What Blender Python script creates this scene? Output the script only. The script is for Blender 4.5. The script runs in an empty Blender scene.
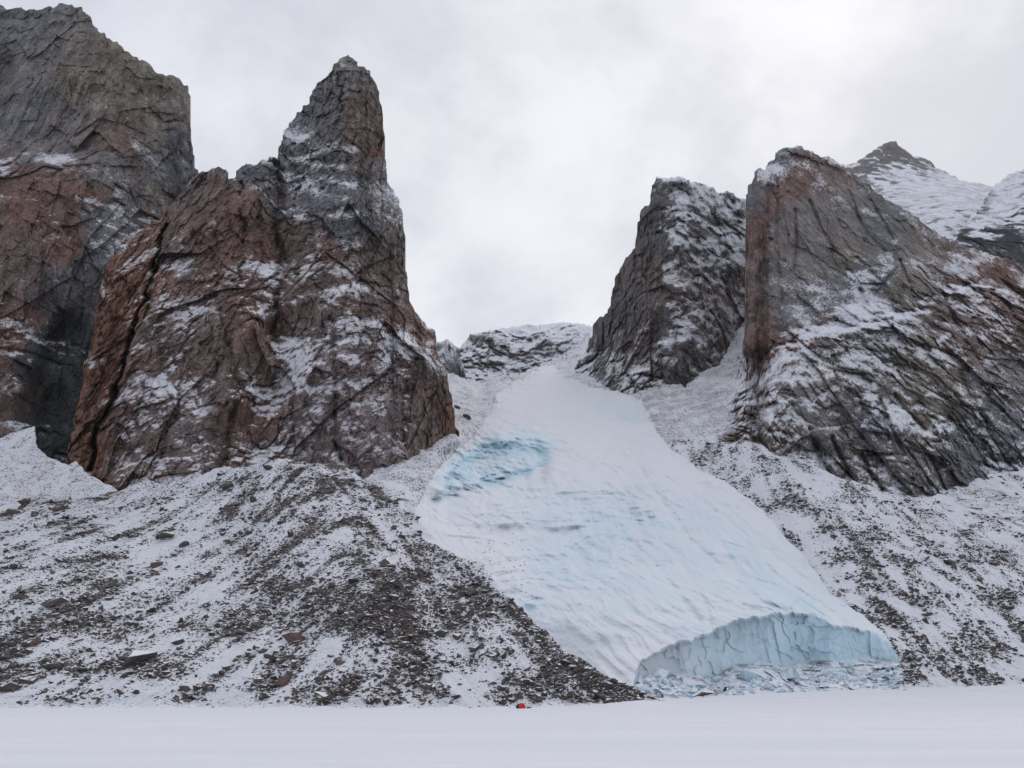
import bpy, bmesh, math
import numpy as np

# ------------------------------------------------------------------ camera
W, H, F = 1024, 768, 796.0
CAMZ = 3.0
PITCH = math.atan((699 - 384) / F)
CP, SP = math.cos(PITCH), math.sin(PITCH)
scene = bpy.context.scene
COL = scene.collection
RES = 1.0


def pq(u, v):
    """viewing direction through a picture point: x/y and z/y in world axes (camera looks along +y, tilted up)"""
    a = (np.asarray(u, float) - 512) / F
    b = (384 - np.asarray(v, float)) / F
    den = CP - b * SP
    return a / den, (SP + b * CP) / den


def axis_depth(Y, q):
    return Y * (CP + q * SP)


# ------------------------------------------------------------------ noise
def _hash(ix, iy, iz, seed):
    h = (ix.astype(np.uint32) * np.uint32(374761393) + iy.astype(np.uint32) * np.uint32(668265263)
         + iz.astype(np.uint32) * np.uint32(2147483647 - 1274126177) + np.uint32((seed * 974711 + 12345) & 0xffffffff))
    h = (h ^ (h >> np.uint32(13))) * np.uint32(1274126177)
    h = (h ^ (h >> np.uint32(16))) * np.uint32(2246822519)
    return h ^ (h >> np.uint32(15))


_G = np.array([(1, 1, 0), (-1, 1, 0), (1, -1, 0), (-1, -1, 0), (1, 0, 1), (-1, 0, 1), (1, 0, -1), (-1, 0, -1),
               (0, 1, 1), (0, -1, 1), (0, 1, -1), (0, -1, -1)], np.float32)


def perlin(P, seed=0):
    P = P.astype(np.float32)
    I = np.floor(P).astype(np.int64)
    f = P - I
    w = f * f * f * (f * (f * 6 - 15) + 10)
    out = np.zeros(len(P), np.float32)
    for dx in (0, 1):
        wx = w[:, 0] if dx else 1 - w[:, 0]
        for dy in (0, 1):
            wy = w[:, 1] if dy else 1 - w[:, 1]
            for dz in (0, 1):
                wz = w[:, 2] if dz else 1 - w[:, 2]
                g = _G[_hash(I[:, 0] + dx, I[:, 1] + dy, I[:, 2] + dz, seed) % 12]
                d = g[:, 0] * (f[:, 0] - dx) + g[:, 1] * (f[:, 1] - dy) + g[:, 2] * (f[:, 2] - dz)
                out += wx * wy * wz * d
    return out


def fbm(P, octv=4, seed=0, gain=0.5, lac=2.03):
    s = np.zeros(len(P), np.float32)
    a = 1.0
    for o in range(octv):
        s += a * perlin(P * (lac ** o) + 17.3 * o, seed + o)
        a *= gain
    return s


def ridged(P, octv=4, seed=0):
    s = np.zeros(len(P), np.float32)
    a = 1.0
    for o in range(octv):
        s += a * (1 - 2.2 * np.abs(perlin(P * (2.1 ** o) + 9.1 * o, seed + o)))
        a *= 0.5
    return s


def blocks(P, seed=0, tilt=1.0):
    """Jointed rock: every Voronoi cell is a flat facet with its own offset and tilt. -> offset (about -0.5..0.5), crack closeness F2-F1"""
    P = P.astype(np.float32)
    I = np.floor(P).astype(np.int64)
    n = len(P)
    f1 = np.full(n, 1e9, np.float32)
    f2 = np.full(n, 1e9, np.float32)
    off = np.zeros(n, np.float32)
    for dx in (-1, 0, 1):
        for dy in (-1, 0, 1):
            for dz in (-1, 0, 1):
                cx, cy, cz = I[:, 0] + dx, I[:, 1] + dy, I[:, 2] + dz
                h = _hash(cx, cy, cz, seed)
                jx = (h & np.uint32(1023)) / np.float32(1023)
                jy = ((h >> np.uint32(10)) & np.uint32(1023)) / np.float32(1023)
                jz = ((h >> np.uint32(20)) & np.uint32(1023)) / np.float32(1023)
                rx = P[:, 0] - (cx + jx)
                ry = P[:, 1] - (cy + jy)
                rz = P[:, 2] - (cz + jz)
                d = np.sqrt(rx * rx + ry * ry + rz * rz)
                h2 = _hash(cx, cy, cz, seed + 77)
                r1 = (h2 & np.uint32(1023)) / np.float32(1023) - 0.5
                t1 = ((h2 >> np.uint32(10)) & np.uint32(1023)) / np.float32(1023) - 0.5
                t2 = ((h2 >> np.uint32(20)) & np.uint32(1023)) / np.float32(1023) - 0.5
                o = r1 + tilt * (t1 * rx + t2 * rz)
                m = d < f1
                f2 = np.where(m, f1, np.minimum(f2, d))
                off = np.where(m, o, off)
                f1 = np.where(m, d, f1)
    return off, f2 - f1


def _cell1(x, row, seed):
    """nearest of jittered centres along one axis; ROW makes every line of cells its own -> cell, distance from centre, closeness of the edge"""
    i = np.floor(x).astype(np.int64)
    z0 = np.zeros_like(i)
    b1 = np.full(len(x), 1e9, np.float32)
    b2 = b1.copy()
    bi = i.copy()
    br = np.zeros(len(x), np.float32)
    for k in (-1, 0, 1):
        h = _hash(i + k, row, z0, seed)
        c = i + k + .1 + .8 * ((h & np.uint32(1023)) / np.float32(1023))
        r = (x - c).astype(np.float32)
        d = np.abs(r)
        m = d < b1
        b2 = np.where(m, b1, np.minimum(b2, d))
        bi = np.where(m, i + k, bi)
        br = np.where(m, r, br)
        b1 = np.where(m, d, b1)
    return bi, br, b2 - b1


def columns(J, sx, sz, seed=0, tilt=1.0, bend=.14, shear=.3):
    """Jointed cliff: straight upright pillars broken across into blocks, each a flat facet. -> offset, closeness to a pillar edge, random value of that pillar"""
    J = np.asarray(J, np.float32)
    x = J[:, 0] / sx + bend * perlin(J / (sx * 4.0), seed + 1) + .04 * perlin(J / (sx * .8), seed + 5)
    z0 = np.zeros(len(J), np.int64)
    ci, rx, ex = _cell1(x, z0, seed)
    z = J[:, 2] / sz + shear * rx + bend * .6 * perlin(J / (sz * 1.5), seed + 2) + .05 * perlin(J / (sx * .7), seed + 6)
    cj, rz, ez = _cell1(z, ci, seed + 3)
    h = _hash(ci, cj, z0, seed + 4)
    a = (h & np.uint32(1023)) / np.float32(1023) - .5
    b = ((h >> np.uint32(10)) & np.uint32(1023)) / np.float32(1023) - .5
    c = ((h >> np.uint32(20)) & np.uint32(1023)) / np.float32(1023) - .3
    hp = _hash(ci, z0, z0, seed + 7)
    pa = (hp & np.uint32(1023)) / np.float32(1023)
    return .6 * a + .6 * (pa - .5) + tilt * (1.1 * b * rx + .9 * c * rz), ex, pa


def sstep(a, b, x):
    t = np.clip((x - a) / (b - a), 0, 1)
    return t * t * (3 - 2 * t)


def poly(pts):
    a = np.array(pts, float)
    return lambda u: np.interp(u, a[:, 0], a[:, 1])


# ------------------------------------------------------------------ fields over a sheet
def inv_depth(ctrl):
    """smooth 1/y through control points; planes come out exactly flat"""
    c = np.array(ctrl, float)
    p, q = pq(c[:, 0], c[:, 1])
    n = len(c)
    r = np.sqrt((p[:, None] - p[None]) ** 2 + (q[:, None] - q[None]) ** 2 + 1e-5)
    A = np.zeros((n + 3, n + 3))
    A[:n, :n] = r
    A[:n, n], A[:n, n + 1], A[:n, n + 2] = 1, p, q
    A[n:, :n] = A[:n, n:].T
    s = np.linalg.solve(A, np.concatenate([1 / c[:, 2], np.zeros(3)]))

    def f(u, v):
        pp, qq = pq(u, v)
        o = s[n] + s[n + 1] * pp + s[n + 2] * qq
        for k in range(n):
            o = o + s[k] * np.sqrt((pp - p[k]) ** 2 + (qq - q[k]) ** 2 + 1e-5)
        return 1 / np.clip(o, 1 / 6000, 1 / 30)
    return f


def idw(u, v, pts, power=3.5):
    """regional value or colour from scattered spots"""
    vals = np.array([q[2] for q in pts], float)
    acc = 0
    ws = 0
    for k, q in enumerate(pts):
        w = 1 / ((u - q[0]) ** 2 + (v - q[1]) ** 2 + 30) ** (power / 2)
        acc = acc + (w[:, None] * vals[k] if vals.ndim == 2 else w * vals[k])
        ws = ws + w
    return acc / (ws[:, None] if vals.ndim == 2 else ws)


def blob(u, v, x, y, rx, ry, rot=0.0):
    """1 in the middle of a tilted patch, 0 outside it"""
    c, s = math.cos(math.radians(rot)), math.sin(math.radians(rot))
    a = ((u - x) * c + (v - y) * s) / rx
    b = (-(u - x) * s + (v - y) * c) / ry
    return np.exp(-(a * a + b * b) ** 1.5)


def line_dist(u, v, pts):
    d = np.full(len(u), 1e9)
    for (x0, y0), (x1, y1) in zip(pts[:-1], pts[1:]):
        t = np.clip(((u - x0) * (x1 - x0) + (v - y0) * (y1 - y0)) / ((x1 - x0) ** 2 + (y1 - y0) ** 2 + 1e-9), 0, 1)
        d = np.minimum(d, np.hypot(u - x0 - t * (x1 - x0), v - y0 - t * (y1 - y0)))
    return d


# ------------------------------------------------------------------ objects
def props(o, label=None, cat=None, group=None, kind=None):
    for k, x in (('label', label), ('category', cat), ('group', group), ('kind', kind)):
        if x:
            o[k] = x
    return o


def mesh_from(name, verts, faces, mat, attrs=None, smooth=True, parent=None, origin=None):
    """faces: (n,4) or (n,3) int array"""
    verts = np.asarray(verts, np.float32)
    org = np.zeros(3, np.float32) if origin is None else np.asarray(origin, np.float32)
    me = bpy.data.meshes.new(name)
    nv, nf, k = len(verts), len(faces), faces.shape[1]
    me.vertices.add(nv)
    me.vertices.foreach_set('co', (verts - org).ravel())
    me.loops.add(nf * k)
    me.loops.foreach_set('vertex_index', faces.ravel().astype(np.int32))
    me.polygons.add(nf)
    me.polygons.foreach_set('loop_start', np.arange(0, nf * k, k, dtype=np.int32))
    me.polygons.foreach_set('use_smooth', np.full(nf, smooth))
    me.update(calc_edges=True)
    for nm, arr in (attrs or {}).items():
        arr = np.asarray(arr, np.float32)
        if arr.ndim == 1:
            a = me.attributes.new(nm, 'FLOAT', 'POINT')
            a.data.foreach_set('value', arr)
        else:
            a = me.attributes.new(nm, 'FLOAT_VECTOR', 'POINT')
            a.data.foreach_set('vector', arr.ravel())
    me.materials.append(mat)
    o = bpy.data.objects.new(name, me)
    o.location = org.tolist()
    if parent is not None:
        o.parent = parent
        o.location = (org - np.array(parent.location, np.float32)).tolist()
    COL.objects.link(o)
    return o


class Sheet:
    """One rock or snow face: a grid of points on its real surface, with a rounded rim that turns back behind it."""

    def __init__(s, sky, bottom, depth, res=1.0, back=140.0, seed=1, sides=True):
        s.seed = seed
        a = np.array(sky, float)
        uu = np.arange(a[0, 0], a[-1, 0] + 0.25, 0.25)
        vv = np.interp(uu, a[:, 0], a[:, 1])
        st = np.concatenate([[0], np.cumsum(0.25 + 0.35 * np.minimum(np.abs(np.diff(vv)), 3))])
        n = int(st[-1] / (res * RES)) + 2
        s.u = np.interp(np.linspace(0, st[-1], n), st, uu)
        s.top = np.interp(s.u, uu, vv)
        s.bot = bottom(s.u) if callable(bottom) else np.full(n, float(bottom))
        s.bot = np.maximum(s.bot, s.top + 1)
        m = int((s.bot - s.top).max() / (res * RES)) + 2
        s.n, s.m = n, m
        t = np.linspace(0, 1, m)[:, None]
        s.U = np.repeat(s.u[None], m, 0).ravel()
        low = np.array([s.top[max(0, np.searchsorted(s.u, x - 13)):np.searchsorted(s.u, x + 13) + 1].max() for x in s.u])
        gsm = np.array([low[max(0, np.searchsorted(s.u, x - 10)):np.searchsorted(s.u, x + 10) + 1].mean() for x in s.u])
        gsm = np.minimum(np.maximum(gsm, s.top), s.bot - 1)
        s.V = (s.top[None] * (1 - t) + s.bot[None] * t + (gsm - s.top)[None] * (1 - np.exp(-t / .06)) * (1 - t)).ravel()
        s.V0 = s.V.copy()
        s.rim = np.full(len(s.U), 1e9)                    # distance to the skyline
        for k in np.arange(-30, 31, 2.0):
            tk = np.interp(s.u + k, s.u, s.top, left=1e4, right=1e4)
            s.rim = np.minimum(s.rim, np.hypot(k, np.maximum(s.V - np.repeat(tk[None], m, 0).ravel(), 0)))
        s.depth = depth
        s.back = back
        s.Y0 = depth(s.U, s.V)
        p, q = pq(s.U, s.V)
        s.P = np.stack([p * s.Y0, s.Y0, q * s.Y0 + CAMZ], 1).astype(np.float32)
        s.D = np.zeros(len(s.U), np.float32)
        s.attrs = {}

    def jitter(s, px=1.6, scale=9.0, px2=2.0, scale2=35.0):
        a = px * perlin(s.P / scale, s.seed + 300) * 2 + px2 * perlin(s.P / scale2, s.seed + 301) * 2
        b = px * perlin(s.P / scale, s.seed + 302) * 2 + px2 * perlin(s.P / scale2, s.seed + 303) * 2
        k = .22 + .78 * np.exp(-s.rim / 9.0)
        s.U = s.U + a * k
        s.V = s.V + b * k

    def solve(s, rimround=0.0, rimpx=14.0):
        """final points, normals"""
        Y = s.Y0 + s.D
        if rimround:
            t = np.clip(s.rim / rimpx, 0, 1)
            Y = Y + rimround * (1 - np.sqrt(1 - (1 - t) ** 2 + 1e-6))
        s.Y = Y
        p, q = pq(s.U, s.V)
        s.X = np.stack([p * Y, Y, q * Y + CAMZ], 1)
        G = s.X.reshape(s.m, s.n, 3)
        du = np.gradient(G, axis=1)
        dv = np.gradient(G, axis=0)
        N = np.cross(dv, du)
        N /= np.linalg.norm(N, axis=2, keepdims=True) + 1e-9
        N = np.where(N[:, :, 1:2] > 0.35, -N, N)
        s.N = N
        # smoothed normal, and cavities (behind their surroundings)
        def blur(A, k):
            for _ in range(k):
                B = np.pad(A, ((1, 1), (1, 1)) + ((0, 0),) * (A.ndim - 2), mode='edge')
                A = (B[1:-1, 1:-1] * 2 + B[:-2, 1:-1] + B[2:, 1:-1] + B[1:-1, :-2] + B[1:-1, 2:]) / 6
            return A
        s.blur = blur
        s.nz = blur(N[:, :, 2], 1).ravel()
        Yg = Y.reshape(s.m, s.n)
        s.cav = (Yg - blur(Yg, 8)).ravel()
        return s

    def build(s, name, mat, split=None, cuts=None, parent=None, smooth=True):
        G = s.X.reshape(s.m, s.n, 3)
        Ug, Vg, Yg = s.U.reshape(s.m, s.n), s.V.reshape(s.m, s.n), s.Y.reshape(s.m, s.n)
        # rim turned back: rows behind the skyline, slightly lower and deeper each
        rows = []
        for k, (dy, dv) in enumerate(((1.0, 0.25), (4.0, 1.0), (s.back * .2, 4.0), (s.back * .55, 14.0), (s.back, 45.0))):
            y = Yg[0] + dy
            p, q = pq(Ug[0], np.minimum(Vg[0] + dv, 697 if dv > 10 else 1e9) if False else Vg[0] + dv)
            rows.append(np.stack([p * y, y, q * y + CAMZ], 1))
        rows = np.array(rows[::-1])
        G2 = np.concatenate([rows, G], 0)
        m2 = len(G2)
        k = len(rows)
        A = {}
        for nm, arr in s.attrs.items():
            g = arr.reshape((s.m, s.n) + arr.shape[1:])
            A[nm] = np.concatenate([np.repeat(g[:1], k, 0), g], 0).reshape((m2 * s.n,) + arr.shape[1:])
        idx = np.arange(m2 * s.n).reshape(m2, s.n)
        f = np.stack([idx[:-1, :-1].ravel(), idx[1:, :-1].ravel(), idx[1:, 1:].ravel(), idx[:-1, 1:].ravel()], 1)
        verts = G2.reshape(-1, 3)
        org = (float(verts[:, 0].mean()), float(verts[:, 1].mean()), float(G[-1, :, 2].min()))
        if split is None:
            return mesh_from(name, verts, f, mat, A, smooth, parent, org)
        # split: per-vertex mask -> the faces inside become a part of their own
        ms = np.concatenate([np.zeros(k * s.n, bool), split])
        inside = ms[f].all(1)
        def sub(fs):
            used, inv = np.unique(fs, return_inverse=True)
            return used, inv.reshape(fs.shape)
        u1, f1 = sub(f[~inside])
        main = mesh_from(name, verts[u1], f1, mat, {n: a[u1] for n, a in A.items()}, True, parent, org)
        u2, f2 = sub(f[inside])
        v2 = verts[u2]
        part = mesh_from(cuts[0], v2, f2, cuts[1], {n: a[u2] for n, a in A.items()}, True, main,
                         (float(v2[:, 0].mean()), float(v2[:, 1].mean()), float(v2[:, 2].min())))
        return main, part

    def at(s, u, v):
        """surface point nearest to a picture point"""
        k = np.argmin((s.U - u) ** 2 + (s.V - v) ** 2)
        return k


# ------------------------------------------------------------------ materials
def nodes_of(name):
    m = bpy.data.materials.new(name)
    m.use_nodes = True
    nt = m.node_tree
    for n in list(nt.nodes):
        nt.nodes.remove(n)
    return m, nt


class NT:
    def __init__(s, nt):
        s.nt = nt

    def n(s, t, **kw):
        x = s.nt.nodes.new(t)
        for k, v in kw.items():
            setattr(x, k, v)
        return x

    def link(s, a, b):
        s.nt.links.new(a, b)

    def setin(s, node, key, val):
        if hasattr(val, 'is_linked'):
            s.link(val, node.inputs[key])
        else:
            node.inputs[key].default_value = val

    def math(s, op, a, b=0.0, c=None, clamp=False):
        x = s.n('ShaderNodeMath', operation=op, use_clamp=clamp)
        s.setin(x, 0, a)
        s.setin(x, 1, b)
        if c is not None:
            s.setin(x, 2, c)
        return x.outputs[0]

    def attr(s, name, vec=False):
        x = s.n('ShaderNodeAttribute', attribute_name=name)
        return x.outputs['Vector' if vec else 'Fac']

    def noise(s, vec, scale, detail=4.0, rough=0.55, dist=0.0):
        x = s.n('ShaderNodeTexNoise')
        s.setin(x, 'Vector', vec)
        s.setin(x, 'Scale', scale)
        s.setin(x, 'Detail', detail)
        s.setin(x, 'Roughness', rough)
        s.setin(x, 'Distortion', dist)
        return x.outputs['Fac']

    def map(s, vec, scale=(1, 1, 1), rot=(0, 0, 0)):
        x = s.n('ShaderNodeMapping')
        s.setin(x, 'Vector', vec)
        s.setin(x, 'Scale', scale)
        s.setin(x, 'Rotation', rot)
        return x.outputs[0]

    def voronoi(s, vec, scale, feature='F1', rand=1.0):
        x = s.n('ShaderNodeTexVoronoi', feature=feature)
        s.setin(x, 'Vector', vec)
        s.setin(x, 'Scale', scale)
        s.setin(x, 'Randomness', rand)
        return x

    def mix(s, fac, a, b, blend='MIX'):
        x = s.n('ShaderNodeMix', data_type='RGBA', blend_type=blend)
        s.setin(x, 0, fac)
        s.setin(x, 6, a)
        s.setin(x, 7, b)
        return x.outputs[2]

    def ss(s, x, a, b):
        r = s.n('ShaderNodeMapRange', interpolation_type='SMOOTHSTEP')
        s.setin(r, 0, x)
        s.setin(r, 1, a)
        s.setin(r, 2, b)
        return r.outputs[0]

    def scale_col(s, col, f):
        x = s.n('ShaderNodeVectorMath', operation='SCALE')
        s.setin(x, 0, col)
        s.setin(x, 3, f)
        return x.outputs[0]

    def bump(s, height, strength, dist):
        x = s.n('ShaderNodeBump')
        s.setin(x, 'Height', height)
        s.setin(x, 'Strength', strength)
        s.setin(x, 'Distance', dist)
        return x.outputs[0]

    def out(s, col, rough, normal=None, spec=0.2, extra=None):
        b = s.n('ShaderNodeBsdfPrincipled')
        s.setin(b, 'Base Color', col)
        s.setin(b, 'Roughness', rough)
        s.setin(b, 'Specular IOR Level', spec)
        for k, v in (extra or {}).items():
            s.setin(b, k, v)
        if normal is not None:
            s.link(normal, b.inputs['Normal'])
        o = s.n('ShaderNodeOutputMaterial')
        s.link(b.outputs[0], o.inputs[0])


SNOW = (0.84, 0.85, 0.87, 1)


def terrain_material():
    """rock with lying snow and loose stones; regional rock colour, snow, dusting and stone cover are stored on the mesh"""
    m, nt = nodes_of('snowy_rock')
    g = NT(nt)
    nc = g.attr('nc', True)           # metres, turned along the joints of the rock
    col = g.attr('rockcol', True)
    snow = g.attr('snow')
    dust = g.attr('dust')
    deb = g.attr('deb')
    wn = g.n('ShaderNodeTexNoise')
    g.link(nc, wn.inputs['Vector'])
    wn.inputs['Scale'].default_value = 0.09
    wn.inputs['Detail'].default_value = 4
    wv = g.n('ShaderNodeVectorMath', operation='MULTIPLY_ADD')
    g.link(wn.outputs['Color'], wv.inputs[0])
    wv.inputs[1].default_value = (3.5, 3.5, 3.5)
    g.link(nc, wv.inputs[2])
    wnc = wv.outputs[0]

    def spread(x, lo, hi, a=0.32, b=0.68):
        r = g.n('ShaderNodeMapRange')
        g.setin(r, 0, x)
        for k, y in ((1, a), (2, b), (3, lo), (4, hi)):
            g.setin(r, k, y)
        return r.outputs[0]
    n_big = g.noise(nc, 0.03, 5, 0.6)
    n_mid = g.noise(g.map(wnc, (1, 1, 0.3)), 0.11, 6, 0.68, 0.3)
    n_fine = g.noise(g.map(nc, (1, 1, 0.55)), 0.6, 6, 0.75)
    streak = g.noise(g.map(wnc, (1, 1, 0.06)), 0.15, 5, 0.65)
    v = g.math('MULTIPLY', g.math('MULTIPLY', spread(n_big, .82, 1.18), spread(n_mid, .62, 1.4)), g.math('MULTIPLY', spread(n_fine, .45, 1.62), spread(streak, .74, 1.28)))
    # open joints: the shade inside narrow cracks is painted into the rock colour
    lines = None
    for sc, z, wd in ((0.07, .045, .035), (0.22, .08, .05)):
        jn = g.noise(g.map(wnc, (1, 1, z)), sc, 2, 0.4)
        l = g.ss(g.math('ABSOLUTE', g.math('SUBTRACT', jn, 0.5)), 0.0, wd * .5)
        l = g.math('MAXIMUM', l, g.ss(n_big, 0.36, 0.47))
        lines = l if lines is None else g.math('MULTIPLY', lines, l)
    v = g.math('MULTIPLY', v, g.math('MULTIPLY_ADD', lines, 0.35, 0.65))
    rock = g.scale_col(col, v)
    st = g.ss(g.noise(g.map(wnc, (1, 1, 0.25)), 0.05, 5, 0.65, 0.6), 0.5, 0.72)
    rock = g.mix(g.math('MULTIPLY', st, 0.45), rock, g.scale_col(g.mix(1.0, col, (1.3, 0.95, 0.78, 1), 'MULTIPLY'), v))
    # lying snow, its edge broken by the relief of the rock
    sn = g.math('ADD', snow, g.math('MULTIPLY', g.math('SUBTRACT', n_fine, 0.5), 1.9))
    sn = g.math('ADD', sn, g.math('MULTIPLY', g.math('SUBTRACT', n_mid, 0.5), 1.4))
    fs = g.ss(sn, 0.34, 0.72)
    # powder caught in the grain of the rock
    nd = g.noise(g.map(g.map(wnc, (1, 1, 1), (0, 0.55, 0)), (0.4, 1, 1.1)), 0.42, 8, 0.78, 0.1)
    thr = g.math('MULTIPLY_ADD', dust, -0.36, 0.665)
    fd = g.math('MULTIPLY', g.ss(nd, thr, g.math('ADD', thr, 0.15)), 0.8)
    fs = g.math('MAXIMUM', fs, fd)
    # loose stones through the snow, three sizes
    pos = g.n('ShaderNodeTexCoord').outputs['Object']
    fac = fs
    for sc, k in ((0.85, 1.0), (0.40, 0.85), (1.9, 1.2)):
        vo = g.voronoi(g.map(pos, (1, 1, 1.3)), sc)
        sep = g.n('ShaderNodeSeparateColor')
        g.link(vo.outputs['Color'], sep.inputs[0])
        has = g.math('LESS_THAN', sep.outputs[0], g.math('MULTIPLY', deb, k))
        rad = g.math('MULTIPLY_ADD', sep.outputs[1], 0.36, 0.18)
        dot = g.math('MULTIPLY', has, g.math('LESS_THAN', vo.outputs['Distance'], rad))
        fac = g.math('MULTIPLY', fac, g.math('SUBTRACT', 1.0, dot))
    snowcol = g.mix(g.noise(pos, 0.05, 3), (0.78, 0.795, 0.825, 1), SNOW)
    c = g.mix(fac, rock, snowcol)
    h = g.math('ADD', g.math('MULTIPLY', n_fine, 1.3), g.math('MULTIPLY', n_mid, 0.7))
    h = g.math('ADD', h, g.math('MULTIPLY', lines, 0.8))
    nb = g.bump(h, 0.6, 1.4)
    g.out(c, 0.92, nb, 0.15)
    return m


def glacier_material(front=False):
    m, nt = nodes_of('ice_cliff_ice' if front else 'glacier_ice')
    g = NT(nt)
    nc = g.attr('nc', True)
    ice = g.attr('ice')
    dirt = g.attr('deb')
    n1 = g.noise(g.map(nc, (1, 0.22, 1)), 0.12, 6, 0.6, 0.5)
    n2 = g.noise(nc, 0.5, 5, 0.6)
    n3 = g.noise(g.map(nc, (1, 0.5, 1)), 0.035, 4, 0.6)
    a = g.math('ADD', ice, g.math('MULTIPLY', g.math('SUBTRACT', n1, 0.5), 0.55))
    a = g.math('ADD', a, g.math('MULTIPLY', g.math('SUBTRACT', n3, 0.5), 0.3))
    f = g.ss(a, 0.12, 1.0)
    deepf = g.ss(g.math('ADD', a, g.math('MULTIPLY', n2, 0.4)), 1.1, 1.7)
    blue = g.mix(deepf, (0.62, 0.78, 0.84, 1) if front else (0.66, 0.79, 0.845, 1), (0.50, 0.70, 0.79, 1))
    c = g.mix(f, SNOW, blue)
    # a few stones and dirt bands melted out
    vo = g.voronoi(nc, 0.55)
    sep = g.n('ShaderNodeSeparateColor')
    g.link(vo.outputs['Color'], sep.inputs[0])
    dot = g.math('MULTIPLY', g.math('LESS_THAN', sep.outputs[0], dirt), g.math('LESS_THAN', vo.outputs['Distance'], g.math('MULTIPLY_ADD', sep.outputs[1], 0.3, 0.18)))
    c = g.mix(dot, c, (0.11, 0.10, 0.10, 1))
    h = g.math('ADD', g.math('MULTIPLY', n1, 2.5), n2)
    g.out(c, g.math('MULTIPLY_ADD', f, -0.25, 0.85), g.bump(h, 0.5 if front else 0.4, 1.2), 0.25)
    return m


def rubble_material():
    """stones with a cap of snow on what faces up; each boulder object carries its own rock colour"""
    m, nt = nodes_of('snow_capped_stone')
    g = NT(nt)
    tc = g.n('ShaderNodeTexCoord').outputs['Object']
    oi = g.n('ShaderNodeObjectInfo')
    geo = g.n('ShaderNodeNewGeometry')
    sep = g.n('ShaderNodeSeparateXYZ')
    g.link(geo.outputs['Normal'], sep.inputs[0])
    tint = g.attr('tint')
    n1 = g.noise(tc, 0.9, 5, 0.65)
    n2 = g.noise(tc, 3.5, 4, 0.6)
    v = g.math('MULTIPLY', g.math('MULTIPLY_ADD', n1, 1.2, 0.4), g.math('MULTIPLY_ADD', n2, 0.9, 0.55))
    v = g.math('MULTIPLY', v, g.math('ADD', tint, 1.0))
    rock = g.scale_col(oi.outputs['Color'], v)
    s = g.math('ADD', sep.outputs[2], g.math('MULTIPLY', g.math('SUBTRACT', n1, 0.5), 0.7))
    fs = g.ss(s, 0.74, 0.86)
    c = g.mix(fs, rock, SNOW)
    g.out(c, 0.9, g.bump(g.math('ADD', n1, g.math('MULTIPLY', n2, 0.4)), 0.6, 0.6), 0.15)
    return m


def iceblock_material():
    m, nt = nodes_of('broken_ice')
    g = NT(nt)
    tc = g.n('ShaderNodeTexCoord').outputs['Object']
    geo = g.n('ShaderNodeNewGeometry')
    sep = g.n('ShaderNodeSeparateXYZ')
    g.link(geo.outputs['Normal'], sep.inputs[0])
    n1 = g.noise(tc, 0.7, 4, 0.6)
    s = g.math('ADD', sep.outputs[2], g.math('MULTIPLY', g.math('SUBTRACT', n1, 0.5), 0.8))
    c = g.mix(g.ss(s, 0.2, 0.6), (0.56, 0.73, 0.81, 1), SNOW)
    g.out(c, 0.7, g.bump(n1, 0.4, 0.5), 0.3)
    return m


def sea_ice_material():
    m, nt = nodes_of('wind_packed_snow')
    g = NT(nt)
    pos = g.n('ShaderNodeTexCoord').outputs['Object']
    n1 = g.noise(g.map(pos, (0.12, 1, 1), (0, 0, 0.06)), 0.09, 5, 0.6, 0.6)
    n2 = g.noise(g.map(pos, (0.25, 1, 1), (0, 0, -0.05)), 0.6, 5, 0.65, 0.4)
    n3 = g.noise(g.map(pos, (0.5, 1, 1)), 3.0, 4, 0.6)
    c = g.mix(g.ss(n1, 0.35, 0.65), (0.755, 0.765, 0.795, 1), (0.80, 0.808, 0.83, 1))
    c = g.mix(g.math('MULTIPLY', g.ss(n2, 0.50, 0.68), 0.45), c, (0.715, 0.73, 0.77, 1))
    n4 = g.noise(g.map(pos, (0.4, 1, 1), (0, 0, 0.1)), 1.3, 6, 0.7, 0.8)
    c = g.mix(g.math('MULTIPLY', g.ss(n4, 0.55, 0.7), 0.5), c, (0.86, 0.865, 0.88, 1))
    h = g.math('ADD', g.math('MULTIPLY', n1, 1.0), g.math('ADD', g.math('MULTIPLY', n2, 0.35), g.math('MULTIPLY', n3, 0.08)))
    g.out(c, 0.85, g.bump(h, 0.35, 0.4), 0.1)
    return m


def plain_material(name, col, rough=0.7, noise_scale=3.0, amount=0.35):
    m, nt = nodes_of(name)
    g = NT(nt)
    tc = g.n('ShaderNodeTexCoord').outputs['Object']
    n1 = g.noise(tc, noise_scale, 4, 0.6)
    c = g.scale_col(col[:3], g.math('MULTIPLY_ADD', n1, 2 * amount, 1 - amount))
    g.out(c, rough, g.bump(n1, 0.2, 0.05), 0.3)
    return m


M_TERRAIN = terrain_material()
M_GLACIER = glacier_material()
M_FRONT = glacier_material(True)
M_STONE = rubble_material()
M_ICE = iceblock_material()
M_SEAICE = sea_ice_material()


# ------------------------------------------------------------------ rock recipes
def joint_coords(P, lean, dip=0.0):
    """turn x-z so that z runs along the main joints (lean in degrees from vertical, + = tops lean right)"""
    c, s = math.cos(math.radians(lean)), math.sin(math.radians(lean))
    return np.stack([P[:, 0] * c - P[:, 2] * s, P[:, 1], P[:, 0] * s + P[:, 2] * c], 1)


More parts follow.
